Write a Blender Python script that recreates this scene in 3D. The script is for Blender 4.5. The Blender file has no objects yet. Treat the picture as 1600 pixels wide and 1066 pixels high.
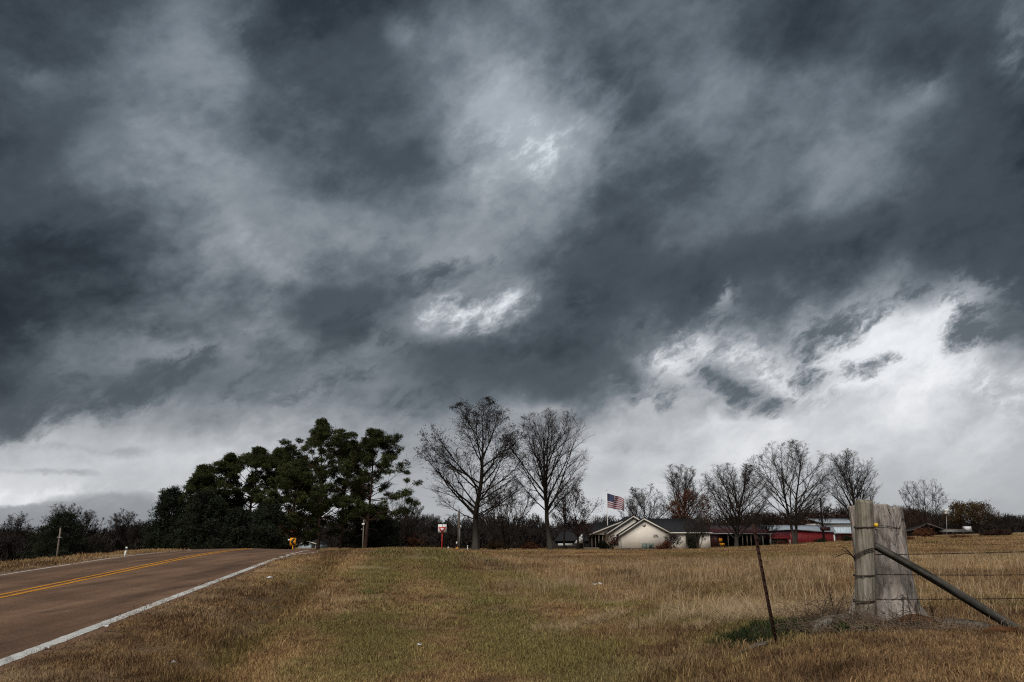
import bpy, math, random
import numpy as np
from mathutils import Vector

# ------------------------------------------------------------------ camera, world, sun, exposure
sc = bpy.context.scene
COL = sc.collection
F_PX, PITCH, EYE = 1244.0, math.atan((832 - 533) / 1244.0), 1.6
CP, SP = math.cos(PITCH), math.sin(PITCH)

cam_d = bpy.data.cameras.new("camera")
cam_d.lens, cam_d.sensor_width = 28.0, 36.0
cam_d.clip_start, cam_d.clip_end = 0.1, 9000.0
cam = bpy.data.objects.new("camera", cam_d)
cam.location = (0, 0, EYE)
cam.rotation_euler = (math.pi / 2 + PITCH, 0, 0)
COL.objects.link(cam)
sc.camera = cam

sc.view_settings.view_transform = 'Standard'
sc.view_settings.look = 'None'
sc.view_settings.gamma = 1.0
sc.view_settings.use_curve_mapping = False
sc.view_settings.exposure = 1.0
sc.render.engine = 'CYCLES'
sc.cycles.filter_width = 1.15
sc.cycles.use_denoising = False
sc.cycles.max_bounces = 5
sc.cycles.diffuse_bounces = 2
sc.cycles.transparent_max_bounces = 6

SUN_EL, SUN_AZ = math.radians(48), math.radians(205)      # azimuth clockwise from +Y: behind the camera, a little left


def ray(px, py):
    """World direction through a pixel of the 1600x1066 photograph."""
    xc, yc = (px - 800) / F_PX, -(py - 533) / F_PX
    return np.array([xc, CP - yc * SP, SP + yc * CP])


def at(px, py, D):
    """Point at horizontal distance D on the ray through a pixel."""
    d = ray(px, py)
    k = D / math.hypot(d[0], d[1])
    return np.array([d[0] * k, d[1] * k, EYE + d[2] * k])


def aty(px, py, Y):
    d = ray(px, py)
    k = Y / d[1]
    return np.array([d[0] * k, Y, EYE + d[2] * k])


def build_world():
    w = bpy.data.worlds.new("World")
    sc.world = w
    w.use_nodes = True
    nt = w.node_tree
    N, L = nt.nodes, nt.links
    N.clear()

    def nd(t, **kw):
        n = N.new(t)
        for k, v in kw.items():
            setattr(n, k, v)
        return n

    def math_(op, a, b=None, c=None, clamp=False):
        n = nd('ShaderNodeMath', operation=op, use_clamp=clamp)
        for i, v in enumerate((a, b, c)):
            if v is None:
                continue
            if isinstance(v, (int, float)):
                n.inputs[i].default_value = v
            else:
                L.new(v, n.inputs[i])
        return n.outputs[0]

    tc = nd('ShaderNodeTexCoord').outputs['Generated']
    sep = nd('ShaderNodeSeparateXYZ')
    L.new(tc, sep.inputs[0])
    X, Y, Z = sep.outputs
    az0 = math_('ARCTAN2', X, Y)
    el0 = math_('ARCSINE', Z)

    # cloud-layer coordinates: direction carried up to a flat deck (so texture crowds towards the horizon)
    zz = math_('ADD', math_('MAXIMUM', Z, 0.0), 0.22)
    comb = nd('ShaderNodeCombineXYZ')
    L.new(math_('DIVIDE', X, zz), comb.inputs[0])
    L.new(math_('DIVIDE', Y, zz), comb.inputs[1])
    deck = comb.outputs[0]

    def noise(vec, scale, detail, rough=0.55, dist=0.0, rot=0.0, stretch=(1, 1, 1), off=(0, 0, 0), slant=False):
        m = nd('ShaderNodeMapping', vector_type='TEXTURE' if slant else 'POINT')
        m.inputs['Location'].default_value = off
        m.inputs['Rotation'].default_value = (0, 0, rot)
        m.inputs['Scale'].default_value = stretch
        L.new(vec, m.inputs['Vector'])
        n = nd('ShaderNodeTexNoise')
        n.inputs['Scale'].default_value = scale
        n.inputs['Detail'].default_value = detail
        n.inputs['Roughness'].default_value = rough
        n.inputs['Distortion'].default_value = dist
        L.new(m.outputs[0], n.inputs['Vector'])
        return n

    def centred(out):
        return math_('SUBTRACT', out, 0.5)

    def firm(x, a, b):
        mr = nd('ShaderNodeMapRange', interpolation_type='SMOOTHSTEP')
        mr.inputs['From Min'].default_value = a; mr.inputs['From Max'].default_value = b
        L.new(x, mr.inputs['Value'])
        return mr.outputs[0]

    # gentle warp of the layout
    w1 = noise(tc, 5.5, 3, 0.5, 0.0, off=(3.1, 1.7, 0.4))
    w2 = noise(tc, 19.0, 6, 0.62, 0.0, off=(7.7, 2.2, 5.1))
    s1 = nd('ShaderNodeSeparateColor'); L.new(w1.outputs['Color'], s1.inputs[0])
    s2 = nd('ShaderNodeSeparateColor'); L.new(w2.outputs['Color'], s2.inputs[0])
    # the warp dies out towards the horizon so far cloud bands lie flat
    fl = math_('MULTIPLY_ADD', math_('MULTIPLY', Z, 4.0, clamp=True), 0.8, 0.2)
    az = math_('ADD', az0, math_('ADD', math_('MULTIPLY', centred(s1.outputs[0]), 0.17), math_('MULTIPLY', centred(s2.outputs[0]), 0.10)))
    eo = math_('ADD', math_('MULTIPLY', centred(s1.outputs[1]), 0.10), math_('MULTIPLY', centred(s2.outputs[1]), 0.07))
    el = math_('ADD', el0, math_('MULTIPLY', eo, fl))
    azel0 = nd('ShaderNodeCombineXYZ')
    L.new(math_('ADD', az0, math_('MULTIPLY', centred(s2.outputs[0]), 0.035)), azel0.inputs[0])
    L.new(math_('ADD', el0, math_('MULTIPLY', centred(s2.outputs[1]), 0.025)), azel0.inputs[1])

    # broad layout of the overcast: grey level (display value /255) over direction
    G = np.array([
        [58, 62, 75, 92, 58, 54, 60, 95, 122, 84, 96, 95, 68, 68, 75, 80, 58],
        [58, 70, 98, 114, 66, 62, 70, 128, 130, 92, 96, 102, 72, 64, 80, 66, 95],
        [75, 97, 112, 112, 82, 78, 78, 112, 134, 96, 100, 108, 100, 95, 92, 60, 72],
        [44, 84, 122, 116, 92, 106, 94, 108, 158, 92, 106, 122, 116, 92, 112, 62, 62],
        [52, 86, 116, 116, 94, 98, 84, 98, 205, 130, 108, 92, 100, 118, 84, 68, 66],
        [64, 84, 94, 126, 114, 88, 98, 126, 152, 106, 70, 78, 84, 116, 88, 56, 46],
        [48, 64, 84, 116, 130, 126, 126, 132, 124, 80, 82, 94, 76, 82, 78, 56, 56],
        [46, 56, 74, 96, 126, 130, 98, 112, 118, 84, 64, 54, 54, 66, 86, 112, 72],
        [50, 62, 98, 116, 120, 76, 72, 200, 144, 66, 74, 70, 82, 124, 180, 172, 84],
        [54, 98, 128, 124, 120, 120, 104, 88, 72, 74, 96, 134, 150, 204, 218, 205, 135],
        [58, 80, 126, 98, 122, 124, 92, 88, 78, 90, 158, 146, 120, 158, 224, 212, 194],
        [70, 162, 172, 128, 150, 146, 138, 128, 150, 164, 194, 198, 198, 198, 198, 192, 180],
        [150, 198, 202, 202, 186, 172, 150, 168, 194, 176, 192, 202, 202, 196, 190, 184, 174],
        [232, 206, 170, 196, 204, 194, 182, 172, 206, 198, 196, 196, 190, 184, 180, 174, 166],
        [150, 146, 142, 160, 180, 180, 170, 170, 190, 190, 186, 184, 180, 176, 172, 168, 160]], float)
    gy = np.arange(15) * 60.0
    gx = np.arange(17) * 100.0

    def layout(a, e):
        d = np.array([math.sin(a) * math.cos(e), math.cos(a) * math.cos(e), math.sin(e)])
        f = d[1] * CP + d[2] * SP
        x = 800 + F_PX * d[0] / f
        y = 533 - F_PX * (-d[1] * SP + d[2] * CP) / f
        x, y = min(max(x, 0), 1600), min(max(y, 0), 840)
        i, j = min(int(y // 60), 13), min(int(x // 100), 15)
        fy, fx = y / 60 - i, x / 100 - j
        return (G[i, j] * (1 - fy) * (1 - fx) + G[i, j + 1] * (1 - fy) * fx + G[i + 1, j] * fy * (1 - fx) + G[i + 1, j + 1] * fy * fx) / 255

    rampx = math_('MULTIPLY_ADD', az, 1 / (2 * math.pi), 0.5)
    rows = [0, 1.6, 3.2, 5.2, 7.4, 10, 12.6, 15.2, 18, 21, 24, 27, 30, 33.5, 37.5]
    rng = np.random.default_rng(5)
    val = None
    for r, e in enumerate(rows):
        rp = nd('ShaderNodeValToRGB')
        cr = rp.color_ramp
        cr.interpolation = 'CARDINAL'
        azs = list(np.linspace(-38, 38, 22))
        mean = np.mean([layout(math.radians(a), math.radians(e)) for a in azs])
        edge = [(-180, mean), (-140, mean * rng.uniform(.8, 1.15)), (-105, mean * rng.uniform(.8, 1.15)), (-70, mean * rng.uniform(.85, 1.1)),
                (70, mean * rng.uniform(.85, 1.1)), (105, mean * rng.uniform(.8, 1.15)), (140, mean * rng.uniform(.8, 1.15)), (180, mean)]
        st = sorted(edge + [(a, layout(math.radians(a), math.radians(e))) for a in azs])
        while len(cr.elements) < len(st):
            cr.elements.new(0.5)
        for el_, (a, v) in zip(cr.elements, st):
            el_.position = a / 360 + 0.5
            el_.color = (v, v, v, 1)
        L.new(rampx, rp.inputs[0])
        o = rp.outputs[0]
        if val is None:
            val = o
        else:
            mr = nd('ShaderNodeMapRange')
            mr.inputs['From Min'].default_value = math.radians(rows[r - 1])
            mr.inputs['From Max'].default_value = math.radians(e)
            L.new(el, mr.inputs['Value'])
            mx = nd('ShaderNodeMix', data_type='FLOAT')
            L.new(mr.outputs[0], mx.inputs[0]); L.new(val, mx.inputs[2]); L.new(o, mx.inputs[3])
            val = mx.outputs[0]

    # structure of the deck: soft billows with firmer edges above, ragged slanting scud lower down
    n1 = noise(deck, 1.5, 9, 0.60, 0.0, rot=0.6, stretch=(1.0, 0.8, 1), off=(1.2, 0.3, 0))
    n2 = noise(tc, 6.0, 10, 0.60, 0.0, stretch=(1, 1, 1.5), off=(0.3, 4.2, 1.9))
    n3 = noise(azel0.outputs[0], 9.0, 10, 0.60, 0.0, slant=True, rot=0.50, stretch=(1.45, 0.7, 1), off=(2.3, 1.2, 6.9))
    n4 = noise(azel0.outputs[0], 26.0, 8, 0.61, 0.0, slant=True, rot=0.50, stretch=(1.3, 0.8, 1), off=(5.3, 0.2, 2.9))
    n5 = noise(azel0.outputs[0], 30.0, 10, 0.68, 0.0, slant=True, rot=0.55, stretch=(1.5, 0.75, 1), off=(9.3, 3.2, 1.9))
    rag = math_('ADD', math_('MULTIPLY', centred(firm(n5.outputs[0], .27, .73)), 1.15), math_('MULTIPLY', centred(firm(n3.outputs[0], .28, .72)), 0.75))
    rag2 = math_('ADD', math_('MULTIPLY', centred(firm(n3.outputs[0], .30, .70)), 0.9), math_('MULTIPLY', centred(firm(n4.outputs[0], .28, .72)), 0.45))
    b1 = firm(n1.outputs[0], .36, .64)
    b2 = firm(n2.outputs[0], .30, .70)
    b3 = firm(n3.outputs[0], .33, .67)
    band = math_('MULTIPLY', firm(el0, .03, .10), math_('SUBTRACT', 1.0, firm(el0, .26, .44)))
    det = math_('ADD', math_('MULTIPLY', centred(b1), 0.16), math_('MULTIPLY', centred(b2), 0.40))
    det = math_('ADD', det, math_('MULTIPLY', centred(n4.outputs[0]), 0.20))
    det = math_('ADD', det, math_('MULTIPLY', centred(b3), math_('MULTIPLY_ADD', band, 0.26, 0.14)))
    calm = nd('ShaderNodeMapRange')                   # calmer near the horizon
    calm.inputs['From Min'].default_value = 0.02; calm.inputs['From Max'].default_value = 0.20
    calm.inputs['To Min'].default_value = 0.25; calm.inputs['To Max'].default_value = 1.0
    L.new(el0, calm.inputs['Value'])
    cm = math_('MULTIPLY', calm.outputs[0], math_('MULTIPLY_ADD', firm(val, .50, .80), -0.60, 1.0))
    val = math_('MULTIPLY', val, math_('MULTIPLY_ADD', det, cm, SKY_GAIN))

    # named features of this sky: torn bright gaps and dark scud, soft ellipses in (azimuth, elevation) with ragged edges
    def lobes(items):
        acc = None
        for px, py, rx, ry, rot, amp in items:
            d = ray(px, py)
            m = nd('ShaderNodeMapping', vector_type='TEXTURE')
            m.inputs['Location'].default_value = (math.atan2(d[0], d[1]), math.atan2(d[2], math.hypot(d[0], d[1])), 0)
            m.inputs['Rotation'].default_value = (0, 0, math.radians(rot))
            m.inputs['Scale'].default_value = (rx / F_PX, ry / F_PX, 1)
            L.new(azel0.outputs[0], m.inputs['Vector'])
            g = nd('ShaderNodeTexGradient', gradient_type='SPHERICAL')
            L.new(m.outputs[0], g.inputs[0])
            acc = math_('MULTIPLY', g.outputs['Fac'], amp) if acc is None else math_('MULTIPLY_ADD', g.outputs['Fac'], amp, acc)
        return acc

    def ragged(acc, lo, hi, k=1.0, src=None):
        inside = firm(acc, 0.0, 0.30)
        return math_('MULTIPLY', firm(math_('MULTIPLY_ADD', src or rag, k, acc), lo, hi), inside)

    def toward(v, target, fac, amt):
        mx = nd('ShaderNodeMix', data_type='FLOAT')
        L.new(math_('MULTIPLY', fac, amt), mx.inputs[0]); L.new(v, mx.inputs[2]); mx.inputs[3].default_value = target
        return mx.outputs[0]

    val = toward(val, .49, ragged(lobes(VEILS), .05, 1.15, 1.0, rag2), .80)
    val = toward(val, .29, ragged(lobes(SHADES), .05, 1.10, 1.0, rag2), .75)
    val = toward(val, .72, ragged(lobes(GLOWS), .0, 1.1, .40, rag2), .85)
    val = toward(val, .93, ragged(lobes(GAPS), .10, 1.45, .95), .95)
    val = toward(val, .325, ragged(lobes(SCUD), .10, 1.20, 1.1), .90)
    val = toward(val, .54, ragged(lobes(BANKS), .0, .60, .35), .75)
    val = math_('MULTIPLY', val, math_('MULTIPLY_ADD', centred(n5.outputs[0]), math_('MULTIPLY', calm.outputs[0], 0.26), 1.0))
    val = math_('MINIMUM', math_('MAXIMUM', val, 0.12), 1.0)

    tint = nd('ShaderNodeValToRGB')
    cr = tint.color_ramp
    lin = lambda c: tuple((v / 255 / 12.92 if v < 10 else ((v / 255 + .055) / 1.055) ** 2.4) for v in c) + (1,)
    stops = [(0.0, (0, 0, 0)), (0.12, (24, 27, 31)), (0.22, (48, 54, 60)), (0.33, (76, 83, 89)), (0.45, (109, 116, 122)), (0.6, (147, 151, 156)), (0.75, (184, 187, 191)), (0.9, (226, 228, 231)), (1.0, (252, 253, 255))]
    while len(cr.elements) < len(stops):
        cr.elements.new(0.5)
    for e_, (p, c) in zip(cr.elements, stops):
        e_.position = p
        e_.color = lin(c)
    L.new(val, tint.inputs[0])

    sky = nd('ShaderNodeTexSky', sky_type='NISHITA')
    sky.sun_disc = False
    sky.sun_elevation = SUN_EL
    sky.sun_rotation = SUN_AZ
    BG = 0.1
    up = nd('ShaderNodeVectorMath', operation='SCALE')
    cool = nd('ShaderNodeMix', data_type='RGBA', blend_type='MULTIPLY')      # the high deck overhead is colder, the low air greyer
    L.new(firm(el0, .10, .55), cool.inputs[0]); L.new(tint.outputs[0], cool.inputs[6]); cool.inputs[7].default_value = (.94, 1.005, 1.05, 1)
    L.new(cool.outputs[2], up.inputs[0]); up.inputs['Scale'].default_value = 0.505 / BG
    mix = nd('ShaderNodeMix', data_type='RGBA')
    mix.inputs[0].default_value = 0.985                 # heavy overcast: almost none of the clear sky gets through
    L.new(sky.outputs[0], mix.inputs[6]); L.new(up.outputs[0], mix.inputs[7])
    bg = nd('ShaderNodeBackground')
    bg.inputs['Strength'].default_value = BG
    L.new(mix.outputs[2], bg.inputs['Color'])
    out = nd('ShaderNodeOutputWorld')
    L.new(bg.outputs[0], out.inputs['Surface'])
    w.cycles.sampling_method = 'MANUAL'
    w.cycles.sample_map_resolution = 512


SKY_GAIN = 1.05
GAPS = [  # px, py, half-width, half-height, rotation, weight: gaps where the bright upper layer shows
    (725, 490, 130, 56, 14, 1.0), (785, 474, 80, 30, 10, .35),
    (1048, 566, 84, 62, 20, 1.25), (1110, 556, 100, 50, 10, .5), (1125, 515, 44, 100, -20, .5), (1200, 570, 110, 64, 0, .75), (1180, 612, 170, 50, 0, .45),
    (1400, 545, 220, 84, 14, 1.2), (1465, 515, 120, 74, 24, .5), (1570, 605, 110, 56, -10, .6), (1490, 470, 54, 56, -30, .35), (1330, 580, 170, 56, 20, .6),
    (820, 228, 130, 70, 8, .48),
    (70, 775, 260, 26, 0, .7),
]
GLOWS = [  # smooth thin places in the deck
    (830, 215, 210, 140, 10, 1.1), (790, 110, 90, 120, 0, .45), (640, 60, 70, 60, 0, .35), (700, 495, 240, 80, 16, .65), (380, 60, 60, 90, 0, .25), (280, 170, 110, 50, 30, .22), (380, 320, 100, 70, 0, .20), (150, 625, 120, 40, 20, .35), (350, 640, 120, 40, 30, .35), (860, 640, 120, 30, 0, .4),
    (1300, 140, 60, 80, 0, .25), (1440, 130, 70, 90, 0, .3), (1590, 70, 50, 90, 0, .4), (150, 225, 90, 50, 40, .3), (1100, 560, 260, 90, 0, .4), (1490, 460, 120, 70, 0, .35),
]
VEILS = [  # paler veils
    (800, 80, 110, 110, 0, .45), (620, 50, 40, 40, 0, .5), (380, 50, 34, 70, 0, .5), (250, 120, 110, 80, 20, .45), (270, 165, 60, 40, 0, .35), (150, 235, 70, 40, 40, .5), (60, 125, 80, 26, -25, .5),
    (380, 310, 80, 60, 0, .5), (640, 360, 260, 60, 0, .45), (540, 420, 120, 60, -20, .3), (640, 510, 190, 34, 30, .55), (160, 540, 140, 70, 20, .4), (350, 570, 140, 50, 20, .35), (620, 620, 130, 50, 10, .4), (500, 620, 90, 60, 30, .3),
    (980, 190, 60, 40, 0, .3), (1160, 130, 60, 80, -10, .35), (1330, 270, 70, 60, 0, .45), (1430, 130, 50, 80, 0, .45), (1590, 60, 40, 80, 0, .4), (880, 330, 110, 90, 0, .3), (1460, 440, 90, 40, 10, .4),
    (190, 660, 170, 40, 0, .5), (360, 640, 100, 50, 20, .4), (840, 660, 120, 40, 0, .3),
]
SHADES = [  # heavier bases
    (1610, 450, 170, 130, -10, 1.0), (1480, 400, 160, 60, 0, .5), (600, 230, 130, 150, 0, .35), (650, 150, 110, 90, 0, .35), (70, 300, 160, 80, 0, .4),
    (505, 490, 80, 80, 0, .9), (610, 465, 210, 60, 10, .7), (760, 425, 120, 40, 8, .5), (720, 560, 260, 66, -14, .9), (900, 560, 190, 80, 0, .9), (860, 490, 90, 60, 20, .5),
    (1100, 420, 300, 90, 0, .8), (1380, 345, 300, 50, 6, .7), (1560, 330, 120, 90, 0, .6), (960, 400, 110, 90, 0, .4), (560, 60, 160, 90, 10, .6), (420, 20, 70, 60, 0, .5), (860, 130, 60, 120, 10, .4), (900, 190, 60, 70, 0, .4),
    (60, 200, 150, 80, 20, .7), (110, 60, 130, 50, 0, .4), (60, 430, 160, 130, 0, .7), (60, 640, 150, 50, 10, 1.0), (170, 610, 70, 40, 20, .5), (270, 600, 120, 50, 30, .5), (400, 615, 120, 50, 25, .4), (640, 270, 110, 80, 0, .35), (1180, 40, 170, 60, 0, .4), (1540, 200, 110, 120, 0, .5), (1250, 240, 70, 50, 0, .35),
]
SCUD = [  # dark torn scud under the bright gaps and along the ragged lower edge of the deck
    (1100, 580, 80, 30, -34, .80), (1168, 612, 84, 32, -26, .95), (1262, 598, 50, 56, 30, .70), (1330, 580, 100, 24, 10, .85), (1005, 598, 110, 50, -20, .65), (1190, 640, 80, 24, 0, .4), (1120, 550, 34, 70, -20, .35),
    (505, 485, 78, 58, 15, 1.0), (575, 455, 130, 46, 10, .85), (700, 430, 170, 38, 6, .65), (650, 540, 170, 40, -25, .75), (770, 568, 140, 46, -15, .85), (885, 588, 140, 56, 0, .85), (870, 500, 90, 50, 30, .6),
    (60, 640, 150, 56, 15, .95), (215, 610, 100, 46, 40, .75), (310, 560, 120, 40, 40, .5), (420, 600, 140, 46, 35, .65), (520, 600, 110, 40, 30, .6), (120, 520, 130, 60, 20, .4), (640, 630, 120, 36, 10, .5),
    (1310, 515, 90, 44, 20, .5), (1420, 462, 110, 36, 12, .6), (1530, 545, 90, 34, -15, .45), (1580, 520, 80, 60, 0, .6), (1240, 540, 60, 60, 20, .5),
    (1200, 470, 160, 50, 20, .5), (1290, 520, 60, 40, 30, .45), (1560, 480, 90, 60, 0, .55),
]
BANKS = [(200, 800, 150, 34, 0, 1.0), (60, 808, 160, 22, 0, .9), (-60, 810, 160, 20, 0, .8), (985, 700, 100, 30, 0, .35), (120, 700, 200, 14, 0, .35), (60, 735, 160, 9, 0, .4), (640, 770, 120, 30, 0, .3), (700, 700, 80, 20, 10, .25)]   # low grey banks at the horizon
build_world()

sun_d = bpy.data.lights.new("sun", 'SUN')
sun_d.energy = 1.5
sun_d.angle = math.radians(35)
sun_d.color = (1.0, 0.95, 0.88)
sun = bpy.data.objects.new("sun", sun_d)
sd = Vector((math.sin(SUN_AZ) * math.cos(SUN_EL), math.cos(SUN_AZ) * math.cos(SUN_EL), math.sin(SUN_EL)))
sun.rotation_euler = sd.to_track_quat('Z', 'Y').to_euler()
COL.objects.link(sun)

# ------------------------------------------------------------------ helpers
def tag(o, label=None, cat=None, group=None, kind=None):
    if label: o['label'] = label
    if cat: o['category'] = cat
    if group: o['group'] = group
    if kind: o['kind'] = kind
    return o


def empty(name, loc, label, cat, group=None, rz=0.0):
    o = bpy.data.objects.new(name, None)
    o.empty_display_size = 0.2
    COL.objects.link(o)
    o.location = loc
    o.rotation_euler = (0, 0, rz)
    return tag(o, label, cat, group)


def link(name, me, mat=None, parent=None):
    o = bpy.data.objects.new(name, me)
    COL.objects.link(o)
    if parent is not None:
        o.parent = parent
    if mat is not None and len(me.materials) == 0:
        for m in (mat if isinstance(mat, (list, tuple)) else [mat]):
            me.materials.append(m)
    return o


class MB:
    """Collects vertices and faces, then makes ONE mesh."""

    def __init__(self):
        self.v, self.f, self.n, self.at = [], [], 0, {}

    def add(self, V, *faces, mi=0, **attrs):
        V = np.asarray(V, float).reshape(-1, 3)
        for F in faces:
            F = np.asarray(F, np.int64)
            if F.size:
                self.f.append((F.reshape(-1, F.shape[-1]) + self.n, mi))
        for k, a in attrs.items():
            self.at.setdefault(k, []).append(np.broadcast_to(np.asarray(a, float), (len(V),)))
        self.v.append(V)
        self.n += len(V)
        return self

    def box(self, c, s, rz=0.0, tilt=0.0, mi=0):
        c, s = np.asarray(c, float), np.asarray(s, float) / 2
        V = np.array([[x, y, z] for x in (-1, 1) for y in (-1, 1) for z in (-1, 1)], float) * s
        ct, st = math.cos(tilt), math.sin(tilt)
        V = np.stack([V[:, 0] * ct + V[:, 2] * st, V[:, 1], -V[:, 0] * st + V[:, 2] * ct], 1)
        cz, sz = math.cos(rz), math.sin(rz)
        V = np.stack([V[:, 0] * cz - V[:, 1] * sz, V[:, 0] * sz + V[:, 1] * cz, V[:, 2]], 1) + c
        return self.add(V, [[0, 1, 3, 2], [4, 6, 7, 5], [0, 4, 5, 1], [2, 3, 7, 6], [0, 2, 6, 4], [1, 5, 7, 3]], mi=mi)

    def prism(self, poly, axis_vec, mi=0):
        """Extrude a planar polygon (list of 3-D points) along a vector."""
        P = np.asarray(poly, float); n = len(P)
        V = np.concatenate([P, P + np.asarray(axis_vec, float)])
        self.add(V, [list(range(n))[::-1]], [list(range(n, 2 * n))], [[i, (i + 1) % n, n + (i + 1) % n, n + i] for i in range(n)], mi=mi)
        return self

    def tube(self, pts, r, sides=8, cap=True, mi=0):
        pts = np.asarray(pts, float)[None]
        r = np.broadcast_to(np.asarray(r, float), pts.shape[1])[None]
        V, Q, T = tubes(pts, r, sides, False)
        fs = [Q]
        m = pts.shape[1]
        if cap:
            self.add(V, Q, [list(range(sides))[::-1]], [list(range((m - 1) * sides, m * sides))], mi=mi)
        else:
            self.add(V, Q, mi=mi)
        return self

    def mesh(self, name, smooth=False):
        me = bpy.data.meshes.new(name)
        if not self.v:
            return me
        V = np.concatenate(self.v)
        me.vertices.add(len(V))
        me.vertices.foreach_set('co', V.astype(np.float32).ravel())
        loops, totals, mis = [], [], []
        for F, mi in self.f:
            loops.append(F.ravel()); totals.append(np.full(len(F), F.shape[1])); mis.append(np.full(len(F), mi))
        loops, totals, mis = np.concatenate(loops), np.concatenate(totals), np.concatenate(mis)
        me.loops.add(len(loops))
        me.loops.foreach_set('vertex_index', loops.astype(np.int32))
        me.polygons.add(len(totals))
        me.polygons.foreach_set('loop_start', (np.cumsum(totals) - totals).astype(np.int32))
        me.polygons.foreach_set('loop_total', totals.astype(np.int32))
        me.polygons.foreach_set('material_index', mis.astype(np.int32))
        if smooth:
            me.polygons.foreach_set('use_smooth', np.ones(len(totals), bool))
        for k, a in self.at.items():
            at_ = me.attributes.new(k, 'FLOAT', 'POINT')
            at_.data.foreach_set('value', np.concatenate(a).astype(np.float32))
        me.update(calc_edges=True)
        me.validate()
        return me

    def build(self, name, mat, parent=None, smooth=False):
        return link(name, self.mesh(name, smooth), mat, parent)


def unit(v):
    return v / np.maximum(np.linalg.norm(v, axis=-1, keepdims=True), 1e-9)


def tubes(P, R, sides, tip=True):
    """P (nb, n, 3), R (nb, n): a tube along every polyline. tip: the last ring is one point."""
    nb, n = P.shape[:2]
    T = np.gradient(P, axis=1) if n > 2 else np.repeat((P[:, 1:] - P[:, :1]), 2, axis=1)
    T = unit(T)
    mean = unit(P[:, -1] - P[:, 0])
    ref = np.where(np.abs(mean[:, 2:3]) < 0.8, np.array([[0, 0, 1.0]]), np.array([[1.0, 0, 0]]))[:, None, :]
    A = unit(np.cross(T, np.broadcast_to(ref, T.shape)))
    B = np.cross(T, A)
    m = n - 1 if tip else n
    ang = np.arange(sides) * 2 * math.pi / sides
    ring = A[:, :m, None, :] * np.cos(ang)[None, None, :, None] + B[:, :m, None, :] * np.sin(ang)[None, None, :, None]
    V = P[:, :m, None, :] + ring * R[:, :m, None, None]
    V = V.reshape(nb, m * sides, 3)
    per = m * sides
    i = np.arange(m - 1)[:, None] * sides
    j = np.arange(sides)[None]
    Q = np.stack([i + j, i + (j + 1) % sides, i + sides + (j + 1) % sides, i + sides + j], -1).reshape(-1, 4)
    Tt = np.zeros((0, 3), int)
    if tip:
        V = np.concatenate([V, P[:, -1:, :]], 1)
        k = (m - 1) * sides
        Tt = np.stack([k + np.arange(sides), k + (np.arange(sides) + 1) % sides, np.full(sides, per)], -1)
        per += 1
    off = (np.arange(nb) * per)[:, None, None]
    return V.reshape(-1, 3), (Q[None] + off).reshape(-1, 4), (Tt[None] + off).reshape(-1, 3)


def sstep(a, b, x):
    t = np.clip((np.asarray(x, float) - a) / (b - a), 0, 1)
    return t * t * (3 - 2 * t)


# ------------------------------------------------------------------ materials
def lin(r, g, b):
    return tuple((v / 255 / 12.92 if v < 10 else ((v / 255 + .055) / 1.055) ** 2.4) for v in (r, g, b)) + (1,)


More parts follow.
